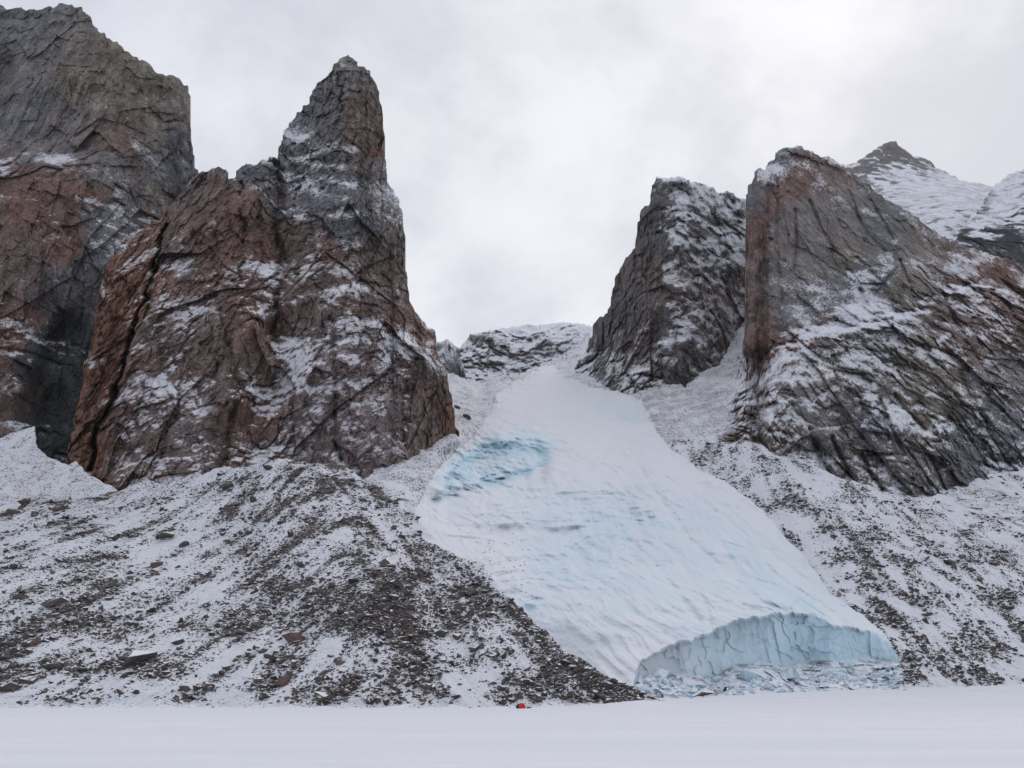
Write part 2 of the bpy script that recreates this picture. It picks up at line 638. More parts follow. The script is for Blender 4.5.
def rock_relief(sh, lean=0.0, big=14, ribs=9, b1=(55, 130, 10), b2=(18, 45, 5.0), b3=(6.5, 14, 2.2), b4=(3.0, 5.5, 0.9),
                crack=5.0, ledge=(34, 2.6, 0.25), ledge2=(11, 1.0, 0.25), gain=1.0, wobble=2.0, joints=((42, 420, 14, .05), (17, 150, 7, .07), (8, 60, 3, .09))):
    P = sh.P
    J = joint_coords(P, lean)
    sd = sh.seed * 10
    wob = np.stack([perlin(P / 40, sd + 50), perlin(P / 40, sd + 51), perlin(P / 40, sd + 52)], 1)
    J = J + wob * wobble
    d = big * fbm(P / 170, 3, sd) * 1.6
    d += ribs * (ridged(J / np.array([70, 120, 380]), 2, sd + 3) - 0.9) * -0.9
    o, e = blocks(J / np.array([75, 90, 130]), sd + 88, 1.5)
    d += big * 1.1 * o
    where = .15 + 1.0 * sstep(-.25, .35, perlin(P / 90, sd + 95))      # jointing is strong in places and faint in others
    for k, (sx, sz, amp) in enumerate((b1, b2, b3, b4)):
        o, e, pa = columns(J, sx, sz, sd + 10 + 20 * k, 1.0)
        d += amp * (1.5, 1.0, .8, .8)[k] * o * where
        if k == 0:
            d += crack * .9 * np.exp(-(e * 20) ** 1.5) * (pa > .72) * where * sstep(-.05, .3, perlin(P / 38, sd + 60))
        if k < 3:
            o, e = blocks((J + (3, 1.5, .7)[k] * perlin(P / (sx * .3), sd + 70 + k)[:, None]) / np.array([sx * .9, sx * 1.1, sx * 1.35]), sd + 90 + k, 1.4)
            d += amp * (.7, .95, 1.0)[k] * o
    d += 1.1 * fbm(P / 7, 4, sd + 99, .6)
    for k, (per, amp, dip) in enumerate((ledge, ledge2)):
        z = P[:, 2] + dip * P[:, 0] + per * 1.3 * perlin(P / (per * 2.2), sd + 20 + k) + per * 0.4 * perlin(P / (per * .6), sd + 22 + k)
        t = z / per
        saw = t - np.floor(t)
        msk = sstep(-0.15, 0.25, perlin(P / (per * 3), sd + 24 + k))
        d -= amp * (saw - 0.5) * msk
    sh.D += (d * gain).astype(np.float32)
    sh.J = J


def rock_attrs(sh, cols, snow_ctrl, thr=0.52, width=0.26, deb=None, extra_snow=0.0, warp=12, dust0=0.34, lumpw=.10):
    u = sh.U + warp * fbm(sh.P / 45, 3, sh.seed + 500) * 1.5
    v = sh.V + warp * fbm(sh.P / 45, 3, sh.seed + 510) * 1.5
    sh.attrs['rockcol'] = idw(u, v, cols, 5.0)
    bias = idw(u, v, snow_ctrl, 3.5)
    nzb = sh.blur(sh.N[:, :, 2], 5).ravel()
    lump = fbm(sh.P / 38, 4, sh.seed + 520, .6)
    s = sstep(thr - width, thr + width, .6 * sh.nz + .4 * nzb + .42 * np.maximum(bias, 0) + 1.05 * np.minimum(bias, 0) + lumpw * lump + 0.02 * np.clip(sh.cav, -3, 3))
    sh.attrs['snow'] = s * 0.95 + extra_snow
    sh.attrs['dust'] = np.clip(dust0 + 2.1 * bias + .9 * (nzb - .3) + .5 * lump, 0, 1)
    sh.attrs['deb'] = np.zeros(len(u)) if deb is None else deb
    sh.attrs['nc'] = sh.J if hasattr(sh, 'J') else sh.P


GREY = (0.184, 0.172, 0.164)
GREY2 = (0.149, 0.149, 0.155)
OLIVE = (0.175, 0.158, 0.130)
BROWN = (0.160, 0.122, 0.106)
RED = (0.161, 0.104, 0.087)
RUST = (0.170, 0.095, 0.066)
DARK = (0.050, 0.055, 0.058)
PINK = (0.194, 0.157, 0.149)

things = []

# ================================================================== LEFT: the great wall
wall = Sheet([(-260, -30), (-120, -12), (-40, 4), (0, 7), (20, 8), (40, 9), (52, 7), (70, 5), (80, 9), (88, 17), (100, 30), (120, 46), (140, 59),
              (160, 72), (175, 77), (183, 85), (189, 97), (190.5, 112), (191.5, 150), (193, 165), (197, 178), (206, 300), (212, 420)],
             540, inv_depth([(-260, 440, 660), (-260, 200, 740), (-260, 0, 860), (0, 440, 712), (0, 300, 752), (0, 172, 795), (45, 165, 800), (85, 172, 805),
                             (0, 160, 838), (45, 152, 842), (85, 150, 836), (0, 80, 865), (0, 8, 915), (70, 6, 905), (70, 80, 858), (100, 160, 815),
                             (125, 60, 900), (125, 150, 845), (185, 90, 950), (190, 160, 925), (150, 210, 850), (110, 240, 800), (130, 300, 810),
                             (60, 330, 790), (45, 400, 770), (62, 440, 750), (20, 390, 720), (85, 420, 760), (40, 480, 700), (210, 400, 850), (60, 260, 775), (0, 540, 690)]),
             seed=1)
wall.jitter()
rock_relief(wall, lean=4, big=10, ribs=7, b1=(60, 170, 9), b2=(20, 70, 4.0), b3=(8, 26, 1.6), ledge=(60, 2.0, 0.1), ledge2=(17, .6, -0.2), crack=5, gain=.8)
# lower apron is more broken
wall.D += (sstep(150, 190, wall.V) * 6 * columns(joint_coords(wall.P, -8), 13, 26, 71)[0]).astype(np.float32)
# dark clefts near the summit and on the prow
for (x, y, rx, ry, rot, a) in ((60, 27, 10, 5, 0, 10), (140, 96, 4, 8, 10, 8), (150, 97, 3, 7, 10, 8), (157, 98, 3, 7, 5, 7), (118, 118, 3, 14, 8, 6), (90, 110, 3, 22, 6, 5),
                               (6, 60, 10, 30, 12, 14), (15, 18, 25, 5, 0, 8), (142, 120, 3, 10, 10, 5), (60, 350, 14, 60, 28, 16), (50, 410, 10, 30, 18, 14)):
    wall.D += (a * blob(wall.U, wall.V, x, y, rx, ry, rot)).astype(np.float32)
wall.solve(rimround=8, rimpx=10)
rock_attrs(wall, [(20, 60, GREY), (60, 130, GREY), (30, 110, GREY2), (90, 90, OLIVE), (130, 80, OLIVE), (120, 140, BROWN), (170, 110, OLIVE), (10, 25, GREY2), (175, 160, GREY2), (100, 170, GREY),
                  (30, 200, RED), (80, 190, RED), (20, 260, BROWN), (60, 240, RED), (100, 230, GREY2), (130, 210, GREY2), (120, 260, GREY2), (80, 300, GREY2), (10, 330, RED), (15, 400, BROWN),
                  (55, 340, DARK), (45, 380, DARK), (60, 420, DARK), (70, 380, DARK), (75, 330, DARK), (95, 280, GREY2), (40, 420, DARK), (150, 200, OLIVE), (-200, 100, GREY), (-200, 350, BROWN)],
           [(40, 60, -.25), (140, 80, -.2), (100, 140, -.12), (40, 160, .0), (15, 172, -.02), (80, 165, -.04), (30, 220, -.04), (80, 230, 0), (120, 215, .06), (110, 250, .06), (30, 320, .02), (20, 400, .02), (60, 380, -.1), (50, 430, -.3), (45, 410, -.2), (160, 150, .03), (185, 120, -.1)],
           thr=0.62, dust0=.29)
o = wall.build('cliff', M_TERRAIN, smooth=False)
props(o, 'huge grey and red rock wall with a flat summit, highest cliff in the photo', 'cliff', kind='structure')

# ================================================================== LEFT: the buttress with the pinnacle
butt = Sheet([(58, 475), (67, 458), (80, 397), (90, 347), (107, 267), (120, 246), (133, 231), (150, 223), (163, 214), (172, 205), (185, 190), (196, 174), (205, 172), (210, 170), (220, 169.5), (226, 171), (230, 180), (236, 176), (240, 168), (246, 163), (254, 164), (262, 158), (268, 155), (274, 159), (277, 158), (280, 148), (283, 135), (290, 125), (300, 113), (309, 101), (312, 90), (320, 80), (332, 66), (340, 59), (347, 56), (354, 58), (362, 66), (370, 72), (373, 82), (379, 91), (381, 100), (381.8, 118), (382.6, 150), (384, 163), (386, 168), (388, 176), (392, 185), (397, 196), (401, 212), (403, 235), (404.5, 262), (407, 280), (410, 300), (416, 310), (424, 320), (433, 332), (436, 345), (441, 357), (446, 372), (450, 395), (454, 415), (458, 436), (461, 480)],
             540, inv_depth([(62, 470, 668), (80, 440, 672), (85, 380, 700), (103, 340, 722), (120, 320, 735), (112, 270, 768), (140, 240, 792), (160, 220, 805),
                             (112, 440, 652), (122, 395, 668), (148, 330, 696), (165, 270, 738), (178, 215, 785), (190, 185, 800),
                             (150, 480, 640), (200, 480, 640), (200, 400, 672), (200, 300, 712), (205, 230, 752), (222, 178, 788), (240, 300, 700), (235, 400, 665), (262, 200, 768), (268, 165, 792), (255, 330, 690),
                             (278, 200, 812), (277, 260, 775), (274, 330, 735), (268, 385, 712), (260, 440, 690),
                             (300, 440, 678), (310, 380, 690), (300, 300, 728), (300, 230, 775), (290, 170, 830), (300, 130, 850), (330, 200, 800), (330, 150, 826), (345, 70, 862), (350, 110, 838), (320, 95, 865), (368, 130, 845), (380, 120, 880), (360, 200, 800), (380, 180, 835), (395, 240, 820), (375, 280, 768), (402, 270, 830), (330, 280, 738), (340, 330, 715),
                             (390, 310, 745), (410, 310, 775), (430, 340, 792), (350, 400, 685), (400, 360, 712), (418, 380, 708), (425, 360, 720), (415, 430, 698), (440, 420, 748), (455, 435, 790), (360, 470, 668), (400, 465, 678), (320, 490, 660), (260, 490, 650), (458, 500, 760)]),
             seed=2)
butt.jitter()
rock_relief(butt, lean=9, big=9, ribs=8, b1=(45, 120, 9), b2=(16, 42, 5.0), b3=(6.5, 15, 2.6), ledge=(38, 3.0, -0.55), ledge2=(12, 1.1, -0.5), crack=6)
u, v = butt.U, butt.V
# the cleft between dike and buttress, the couloir beside the pinnacle, and smaller cracks
uj, vj = u + 4.5 * fbm(butt.P / 22, 3, 62), v + 3 * fbm(butt.P / 22, 3, 63)
ck = line_dist(uj, vj, [(168, 225), (160, 242), (143, 303), (133, 333), (122, 370), (110, 402), (98, 428), (90, 470)])
butt.D += (40 * np.exp(-(ck / (1.6 + 1.5 * sstep(-.3, .4, perlin(butt.P / 30, 64)))) ** 2)).astype(np.float32)
ck2 = line_dist(uj, vj, [(276, 165), (281, 200), (276, 230), (282, 262), (277, 300), (274, 340)])
butt.D += (22 * np.exp(-(ck2 / 4.5) ** 2)).astype(np.float32)
for pts, a, w in (([(338, 75), (341, 95), (343, 110)], 8, 1.6), ([(330, 320), (334, 380), (332, 420), (340, 460)], 9, 3.5), ([(405, 380), (404, 420), (402, 440)], 7, 2),
                  ([(230, 345), (240, 400), (228, 440), (222, 470)], 9, 3.5), ([(240, 180), (244, 230), (238, 290)], 6, 2.2), ([(218, 200), (214, 260), (222, 320), (214, 380)], 5, 2.2),
                  ([(365, 85), (366, 140), (362, 165)], 6, 2.0), ([(290, 380), (293, 430)], 5, 2.5), ([(185, 360), (176, 420), (160, 460)], 5, 2.2), ([(300, 265), (340, 268), (380, 262)], -4, 3.0)):
    butt.D += ((1.25 if a > 0 else .5) * a * (.55 + sstep(-.3, .3, perlin(butt.P / 25, 65)) * .6) * np.exp(-(line_dist(uj, vj, pts) / (1.0 * w)) ** 2)).astype(np.float32)
# fluted middle rib
flu = blob(u, v, 245, 290, 36, 150, 6) + .7 * blob(u, v, 360, 260, 50, 45, 0)
butt.D += (flu * 9 * columns(butt.J, 13, 90, 66, .8)[0]).astype(np.float32)
# sloping shelves that hold snow
for (x, y, rx, ry, rot, a) in ((300, 158, 14, 5, -12, -6), (340, 150, 30, 4, 8, -4), (345, 165, 28, 3, 0, -4), (345, 213, 30, 3, -10, -5), (330, 290, 42, 3, -8, -3), (390, 330, 30, 6, 20, -6), (300, 386, 14, 6, 25, -6)):
    butt.D += (a * blob(u, v, x, y + 6, rx, ry * 1.6, rot) - a * 0.8 * blob(u, v, x, y - 4, rx, ry * 1.6, rot)).astype(np.float32)
butt.solve(rimround=7, rimpx=9)
rock_attrs(butt, [(70, 440, RUST), (85, 400, RUST), (100, 350, RUST), (115, 310, RUST), (125, 270, RUST), (145, 240, RUST), (90, 440, RUST), (110, 380, RUST), (130, 310, RUST), (150, 265, RUST),
                  (112, 440, BROWN), (130, 390, PINK), (160, 330, BROWN), (175, 260, BROWN), (150, 420, BROWN), (200, 240, RED), (190, 200, BROWN), (225, 200, RED), (250, 190, BROWN), (265, 170, GREY2), (245, 170, GREY2),
                  (200, 330, BROWN), (230, 290, RED), (255, 280, RED), (250, 240, RED), (265, 320, RED), (180, 420, PINK), (210, 380, BROWN), (245, 420, RED), (270, 380, BROWN), (220, 450, BROWN), (200, 460, PINK),
                  (345, 80, GREY), (320, 105, GREY2), (365, 110, BROWN), (372, 140, BROWN), (378, 150, RED), (345, 130, OLIVE), (300, 130, GREY2), (330, 160, GREY2), (300, 180, GREY2), (340, 195, GREY2), (310, 205, GREY2), (390, 200, GREY), (375, 170, GREY),
                  (300, 240, BROWN), (330, 250, RED), (360, 250, BROWN), (385, 250, OLIVE), (395, 280, BROWN), (350, 220, GREY2), (310, 300, BROWN), (350, 310, BROWN), (400, 310, RED), (425, 335, RED),
                  (300, 350, PINK), (340, 360, PINK), (380, 350, PINK), (370, 400, PINK), (400, 420, PINK), (310, 420, PINK), (360, 450, PINK), (440, 390, RED), (448, 420, RUST), (430, 420, BROWN), (432, 370, BROWN)],
           [(90, 400, -.1), (120, 300, -.06), (150, 240, -.02), (160, 320, .05), (130, 400, .05), (170, 280, .07), (160, 440, .06), (200, 250, -.03), (230, 230, -.12), (250, 220, -.15), (200, 350, -.01), (240, 330, -.1), (180, 400, .08), (185, 440, .04), (230, 420, -.08), (265, 400, .07),
            (280, 320, .12), (300, 386, .3), (290, 290, .06), (345, 85, -.15), (300, 110, -.02), (372, 120, -.2), (300, 158, .12), (340, 150, .04), (345, 168, .06), (340, 195, -.14), (310, 200, .0), (345, 213, .1), (395, 195, .06), (300, 250, .06), (385, 260, -.25), (350, 245, -.05), (320, 290, .12),
            (395, 300, -.1), (430, 345, -.1), (380, 340, .17), (400, 365, .18), (350, 350, .15), (300, 350, .1), (360, 400, .14), (310, 420, .14), (400, 430, .05), (440, 400, -.25), (450, 425, -.25), (350, 450, .05), (290, 460, .08), (420, 380, .12)],
           thr=0.60, dust0=.35)
o = butt.build('buttress', M_TERRAIN, smooth=False)
props(o, 'red brown rock buttress rising to a sharp lone pinnacle beside the glacier', 'cliff', kind='structure')

# ================================================================== snow cone under the great wall
cone = Sheet([(-220, 410), (-60, 432), (0, 438), (20, 431), (33, 427), (38, 449), (50, 458), (62, 463), (68, 464), (77, 461), (88, 474), (105, 484), (116, 489), (124, 494), (150, 520)],
             560, inv_depth([(-220, 420, 640), (0, 440, 690), (33, 428, 700), (50, 459, 672), (77, 463, 656), (112, 487, 632), (0, 505, 598), (60, 495, 612), (120, 500, 622), (0, 560, 540), (-220, 560, 500), (150, 560, 560)]), seed=3, back=40)
cone.D += (3.0 * fbm(cone.P / 40, 4, 33)).astype(np.float32)
cone.jitter(0.8, 8, 1.0, 25)
cone.solve()
cone.J = cone.P
rock_attrs(cone, [(0, 0, BROWN)], [(0, 0, .3)], deb=np.clip(0.30 + 0.5 * perlin(cone.P / np.array([9, 9, 40]), 8) + 0.3 * perlin(cone.P / 5, 9), 0, 0.75))
o = cone.build('snow_slope', M_TERRAIN)
props(o, 'pale snow cone under the dark foot of the great rock wall', 'snow slope', kind='structure')

# ================================================================== LEFT: moraine
MOR_SKY = [(-240, 540), (-60, 522), (4, 513), (21, 505), (31, 496), (54, 495), (77, 497), (100, 496), (115, 491), (125, 488), (146, 477), (160, 483), (178, 480), (192, 473), (205, 474), (219, 466), (233, 469), (258, 464), (276, 460), (292, 458.5), (306, 462), (330, 463), (352, 471), (367, 482), (385, 492), (404, 499), (412, 507), (418, 520), (424, 538), (450, 551), (480, 562), (495, 580), (511, 598), (528, 617), (544, 633), (562, 646), (582, 657), (600, 670), (614, 679), (630, 687), (644, 694), (668, 702)]
mor = Sheet(MOR_SKY, 716, inv_depth([(-240, 712, 300), (0, 709, 302), (150, 709, 303), (300, 710, 303), (400, 710, 300), (520, 710, 303), (600, 706, 312), (668, 703, 325), (-240, 540, 520), (4, 513, 572), (54, 495, 600), (115, 491, 618), (150, 482, 628), (219, 466, 605), (292, 459, 562), (310, 480, 540), (330, 466, 572), (367, 482, 560), (404, 500, 520), (424, 538, 450), (450, 551, 436), (484, 565, 418), (511, 598, 384), (544, 633, 356), (582, 657, 338), (614, 679, 324),
                                     (40, 600, 398), (150, 600, 410), (150, 540, 500), (40, 540, 498), (230, 540, 492), (300, 540, 462), (340, 530, 458), (385, 575, 398), (250, 600, 398), (320, 600, 384), (388, 620, 362), (392, 660, 333), (440, 640, 356), (500, 660, 336), (420, 580, 408), (300, 660, 340), (100, 660, 346), (200, 660, 345)]), res=0.8, seed=4, back=60)
u, v, P = mor.U, mor.V, mor.P
side = sstep(-25, 25, u - np.interp(v, [455, 540, 600, 710], [300, 352, 385, 398]))
# runnels down the two flanks of the spur
tl = (P[:, 0] * .95 - P[:, 1] * .31)
al = (P[:, 0] * .31 + P[:, 1] * .95)
tr = (P[:, 0] * .89 + P[:, 1] * .455)
ar = (P[:, 0] * .455 - P[:, 1] * .89)
CL = np.stack([tl, al * .10, P[:, 2] * .10], 1)
CR = np.stack([tr, ar * .10, P[:, 2] * .10], 1)
run = (1 - side) * fbm(CL / 14, 4, 40) + side * fbm(CR / 12, 4, 44)
mor.D += (3.6 * run + 5 * fbm(P / 60, 3, 47) + 1.3 * fbm(P / 7, 3, 48)).astype(np.float32)
mor.jitter(1.0, 6, 1.6, 22)
mor.solve(rimround=4, rimpx=8)
mor.J = np.where(side[:, None] > .5, CR, CL)
streak = (1 - side) * fbm(CL / 9, 4, 60, .6) + side * fbm(CR / 8, 4, 64, .6)
patch = fbm(P / 28, 4, 68, .6)
dens = idw(u, v, [(20, 540, .42), (60, 515, .6), (110, 500, .5), (40, 570, .3), (100, 590, .62), (70, 620, .6), (30, 650, .5), (130, 540, .28), (160, 580, .22), (190, 520, .34), (200, 500, .42), (240, 540, .5), (260, 500, .5), (290, 470, .62), (290, 510, .62), (200, 600, .35), (150, 640, .32), (100, 680, .2), (200, 670, .4), (240, 620, .55), (280, 560, .62), (310, 610, .6), (280, 660, .5), (330, 540, .52), (350, 590, .62), (370, 560, .6), (390, 600, .9), (398, 640, .9), (412, 670, .6), (430, 650, .45), (330, 670, .55), (360, 690, .45), (350, 660, .35), (420, 540, .5), (440, 570, .55), (450, 620, .46), (480, 650, .42), (520, 670, .38), (560, 680, .48), (610, 688, .75), (400, 520, .48), (360, 490, .62), (500, 610, .7), (240, 700, .2), (60, 700, .1), (500, 704, .2)], 3.0)
deb = (dens * 1.05 + 0.50 * streak + 0.62 * patch) * (1 - .85 * sstep(699, 708, v + 9 * perlin(P / 9, 72) + 5 * perlin(P / 30, 73)))
mor.deb = np.clip(deb, 0, 1)
bare = np.clip(blob(u, v, 396, 622, 13, 50, -24) * 1.1 + blob(u, v, 350, 600, 13, 30, 40) * .4 + blob(u, v, 445, 575, 8, 22, -42) * .7 + blob(u, v, 290, 480, 14, 22, 15) * .5 + blob(u, v, 305, 637, 30, 9, 10) * .6 + blob(u, v, 90, 508, 30, 7, 0) * .5 + blob(u, v, 600, 685, 28, 5, 25) * .6, 0, 1)
snow_cover = 1.05 - 0.80 * sstep(0.35, 1.2, deb) - 0.62 * bare * (1 + .9 * fbm(P / 9, 3, 69)) - 0.15 * np.clip(mor.nz * -1 + .8, 0, 1)
DEBRIS = (0.125, 0.110, 0.102)
DIRT = (0.155, 0.130, 0.112)
mor.attrs['rockcol'] = DEBRIS + (np.array(DIRT) - DEBRIS) * np.clip(bare + .3 * patch, 0, 1)[:, None]
mor.attrs['snow'] = np.clip(snow_cover, 0, 1.2)
mor.attrs['deb'] = np.clip(deb * 0.80 + .06, 0.03, 0.88)
mor.attrs['nc'] = P
o = mor.build('moraine', M_TERRAIN)
props(o, 'steep snow dusted moraine of dark rubble between frozen shore and red buttress', 'moraine', kind='structure')

# ================================================================== GLACIER
GL_TOP = [(400, 560), (408, 540), (413, 515), (420, 495), (432, 475), (442, 463), (456, 450), (470, 440), (482, 425), (490, 412), (497, 392), (510, 384), (525, 377), (538, 368), (545, 364), (556, 367), (570, 378), (590, 386), (620, 392), (642, 400), (650, 415), (657, 432), (668, 444), (680, 455), (700, 468), (720, 480), (740, 493), (760, 508), (780, 530), (800, 552), (815, 572), (830, 592), (845, 604), (860, 615), (880, 630), (890, 641), (898, 655), (903, 675), (906, 690)]
gl_rbf = inv_depth([(400, 560, 500), (410, 535, 545), (415, 512, 590), (432, 475, 672), (442, 463, 718), (456, 450, 768), (470, 440, 830), (490, 412, 960), (500, 390, 1120), (545, 365, 1480), (590, 386, 1260), (642, 400, 1090), (657, 432, 890), (700, 468, 805), (760, 508, 692), (800, 552, 612), (830, 592, 545), (860, 615, 505), (890, 641, 468), (898, 655, 452),
                    (455, 520, 605), (500, 435, 850), (560, 425, 935), (610, 440, 880), (480, 480, 715), (560, 480, 735), (640, 480, 755), (500, 540, 585), (580, 560, 560), (680, 540, 620), (520, 600, 476), (600, 620, 455), (740, 570, 545), (640, 650, 415), (690, 640, 424), (770, 614, 446), (840, 622, 470),
                    (560, 650, 420), (600, 680, 380), (640, 670, 392), (520, 640, 425), (450, 600, 470), (400, 640, 440)])
RIM = poly([(560, 730), (615, 712), (632, 690), (640, 662), (652, 655), (668, 645), (690, 641), (712, 631), (735, 621), (765, 615), (795, 613), (812, 615), (830, 624), (850, 627), (876, 632), (890, 640), (900, 655), (906, 690)])
FOOT = poly([(560, 740), (625, 718), (640, 672), (660, 672), (690, 676), (715, 678), (735, 666), (765, 664), (790, 668), (815, 662), (850, 662), (870, 657), (885, 660), (900, 664), (906, 692)])


def gl_depth(u, v):
    r, ft = RIM(u), FOOT(u)
    y = gl_rbf(u, np.minimum(v, r))
    wallpart = np.clip(v - r, 0, np.maximum(ft - r, 0.1))
    y = y - 0.10 * wallpart
    return y - 1.35 * np.clip(v - ft, 0, 60)


def gl_bot(u):
    return np.interp(u, [400, 480, 560, 620, 660, 906], [600, 640, 690, 706, 706, 700])


gl = Sheet(GL_TOP, gl_bot, gl_depth, res=0.8, seed=5, back=30)
EDGE_L = [(408, 540), (413, 515), (420, 495), (432, 475), (442, 463), (456, 450), (470, 440), (482, 425), (490, 412), (497, 392)]
EDGE_R = [(590, 386), (620, 392), (642, 400), (650, 415), (657, 432), (668, 444), (680, 455), (700, 468), (720, 480), (740, 493), (760, 508), (780, 530), (800, 552), (815, 572), (830, 592), (845, 604), (860, 615), (880, 630), (890, 641)]


u, v, P = gl.U, gl.V, gl.P
below = sstep(-1, 3, v - RIM(u) - 4.0 * np.array(fbm(np.stack([u / 13, u * 0, u * 0], 1), 4, 199, .65)))
above = 1 - below
serac = np.clip(blob(u, v, 490, 462, 50, 34, -18) + .7 * blob(u, v, 448, 488, 30, 14, -10) + .6 * blob(u, v, 625, 412, 34, 14, 10), 0, 1)
mid = np.clip(blob(u, v, 540, 560, 120, 75, -15) + .6 * blob(u, v, 600, 500, 110, 50, 0), 0, 1)
smooth_top = sstep(425, 395, v)
# flow-aligned coordinates: across and along the fall of the glacier
ac = P[:, 0] * .93 + P[:, 1] * .36
alg = P[:, 1] * .93 - P[:, 0] * .36
NCG = np.stack([ac, alg, P[:, 2] * .6], 1)
oS, eS = blocks(np.stack([P[:, 0] / 34, P[:, 1] / 26, P[:, 2] / 20], 1) + .5 * fbm(P / 30, 2, 92)[:, None], 91, 1.6)
oT, eT = blocks(np.stack([P[:, 0] / 13, P[:, 1] / 11, P[:, 2] / 8], 1), 93, 1.2)
w = NCG + 20 * np.stack([perlin(P / 60, 84), perlin(P / 60, 85), perlin(P / 60, 86)], 1)
el = np.array([(x, y, d) for (x, y), d in zip(EDGE_L, gl_rbf(*np.array(EDGE_L, float).T))] + [(450, 600, 470), (560, 650, 420), (600, 680, 385)])
er = np.array([(x, y, d) for (x, y), d in zip(EDGE_R + [(898, 655)], gl_rbf(*np.array(EDGE_R + [(898, 655)], float).T))] + [(545, 365, 1480)])
elx, erx = pq(el[:, 0], el[:, 1])[0] * el[:, 2], pq(er[:, 0], er[:, 1])[0] * er[:, 2]
ol, orr = np.argsort(el[:, 2]), np.argsort(er[:, 2])
xl, xr = np.interp(P[:, 1], el[ol, 2], elx[ol]), np.interp(P[:, 1], er[orr, 2], erx[orr])
lane = np.clip((P[:, 0] - xl) / np.maximum(xr - xl, 30), -.3, 1.3)          # 0 at the left edge of the ice, 1 at the right
FL = np.stack([lane * 16, P[:, 1] / 150, P[:, 1] * 0], 1)
flow = ridged(FL, 3, 301)
arcs = ridged(np.stack([(P[:, 1] + 150 * (lane - .55) ** 2) / 34, lane * 2.2, P[:, 0] * 0], 1) + .25 * fbm(P / 60, 2, 302)[:, None], 3, 303)
tongue = sstep(440, 520, v) * above
D = above * (1 - .75 * smooth_top) * (15.0 * fbm(NCG / np.array([80, 100, 60]), 3, 80) + 2.0 * fbm(P / 14, 4, 82))
stepline = np.interp(u, [436, 446, 456, 470, 485, 510, 535, 552], [490, 474, 462, 449, 441, 437.5, 437, 446])
st = v - stepline + 6 * fbm(P / 24, 3, 310)
stm = sstep(438, 450, u) * sstep(556, 538, u)
wallf = sstep(0, 3, st) * sstep(26, 12, st) * stm
D += above * stm * 17 * sstep(0, 15, st) * sstep(62, 20, st)
st2 = v - np.interp(u, [425, 445, 470, 500, 530, 548], [497, 489, 482, 474, 466, 458]) + 5 * fbm(P / 20, 3, 311)
stm2 = sstep(424, 436, u) * sstep(552, 540, u)
wallf2 = sstep(0, 3, st2) * sstep(14, 7, st2) * stm2
D += above * stm2 * 12 * sstep(0, 8, st2) * sstep(30, 11, st2)
D += above * serac * (3 * oS + 9 * fbm(P / 26, 3, 94) + 2.5 * fbm(P / 8, 3, 194))
# arched waves across the flow, and folds slanting up to the right lower down
w2 = w[:, [0, 1, 2]].copy()
w2[:, 0], w2[:, 1] = (w[:, 0] * .55 - w[:, 1] * .83), (w[:, 0] * .83 + w[:, 1] * .55)
wv1 = ridged(w / np.array([75, 34, 40]), 2, 88)
wv2 = ridged(w2 / np.array([30, 150, 80]), 2, 89)
D += above * mid * (1.3 * (ridged(w / np.array([75, 34, 40]), 2, 88) - .9) * -1 + 5.5 * (ridged(w2 / np.array([26, 120, 80]), 3, 89) - .9) * -1)
D += above * (1 - smooth_top) * (2.4 * fbm(w / np.array([7.5, 90, 60]), 4, 90))
D -= above * 20 * np.clip(1 - (2 * np.clip(lane, 0, 1) - 1) ** 2, 0, 1) * sstep(400, 470, v)
D += tongue * (2.6 * (flow - .9) * -1 * sstep(.2, .6, lane) + 4.0 * (arcs - .9) * -1 * mid)
# slanting crease lines on the lower tongue
for pts, a, wd in (([(640, 470), (690, 540), (760, 600), (790, 612)], 4, 3), ([(610, 520), (660, 570), (700, 620)], 4, 3), ([(700, 500), (780, 560), (850, 612)], 3, 2.5), ([(668, 545), (705, 600), (712, 630)], 3, 2.5),
                   ([(560, 560), (600, 545), (650, 520)], 4, 4), ([(520, 590), (570, 570), (620, 560)], 4, 4), ([(590, 600), (620, 575), (640, 555)], 3, 3), ([(760, 560), (800, 600), (830, 620)], 3, 2.5), ([(790, 610), (815, 590), (850, 612)], 2, 2)):
    D += above * a * np.exp(-(line_dist(u, v, pts) / wd) ** 2)
# broken face of the ice cliff and the apron of fallen ice under it
oF, eF = blocks(np.stack([P[:, 0] / 26, P[:, 1] / 40, P[:, 2] / 34], 1) + .6 * fbm(P / 22, 3, 195)[:, None], 95, 1.2)
oG, eG = blocks(np.stack([P[:, 0] / 6, P[:, 1] / 9, P[:, 2] / 7], 1), 96, 1.2)
face = below * sstep(2, -3, v - FOOT(u))
apron = sstep(-2, 3, v - FOOT(u)) * below
oK, eK, pK = columns(P, 12, 15, 295, .8, .5)
D += face * (2.6 * oK + .3 * np.exp(-(eK * 12) ** 1.5) * (pK > .8) + 1.6 * oF + .5 * oG + .5 * np.exp(-eF * 14) + 9 * fbm(P / np.array([40, 60, 160]), 3, 98) + 1.2 * fbm(P / np.array([5, 8, 12]), 3, 198))
oH, eH = blocks(P / 7.0, 97, 1.0)
D += apron * (6.0 * oH + 6 * fbm(P / 20, 3, 99))
gl.D += D.astype(np.float32)
gl.jitter(0.7, 7, 1.2, 30)
gl.solve(rimround=9, rimpx=20)
steep = 1 - np.clip(gl.nz, 0, 1)
concave = np.clip(gl.cav / 4, -1, 1)
fill = sstep(.30, .62, blob(u, v, 500, 459, 60, 27, -16) + .30 * fbm(P / 26, 4, 320))
fill2 = sstep(.35, .6, blob(u, v, 622, 410, 36, 12, 12) + .35 * fbm(P / 30, 4, 321))
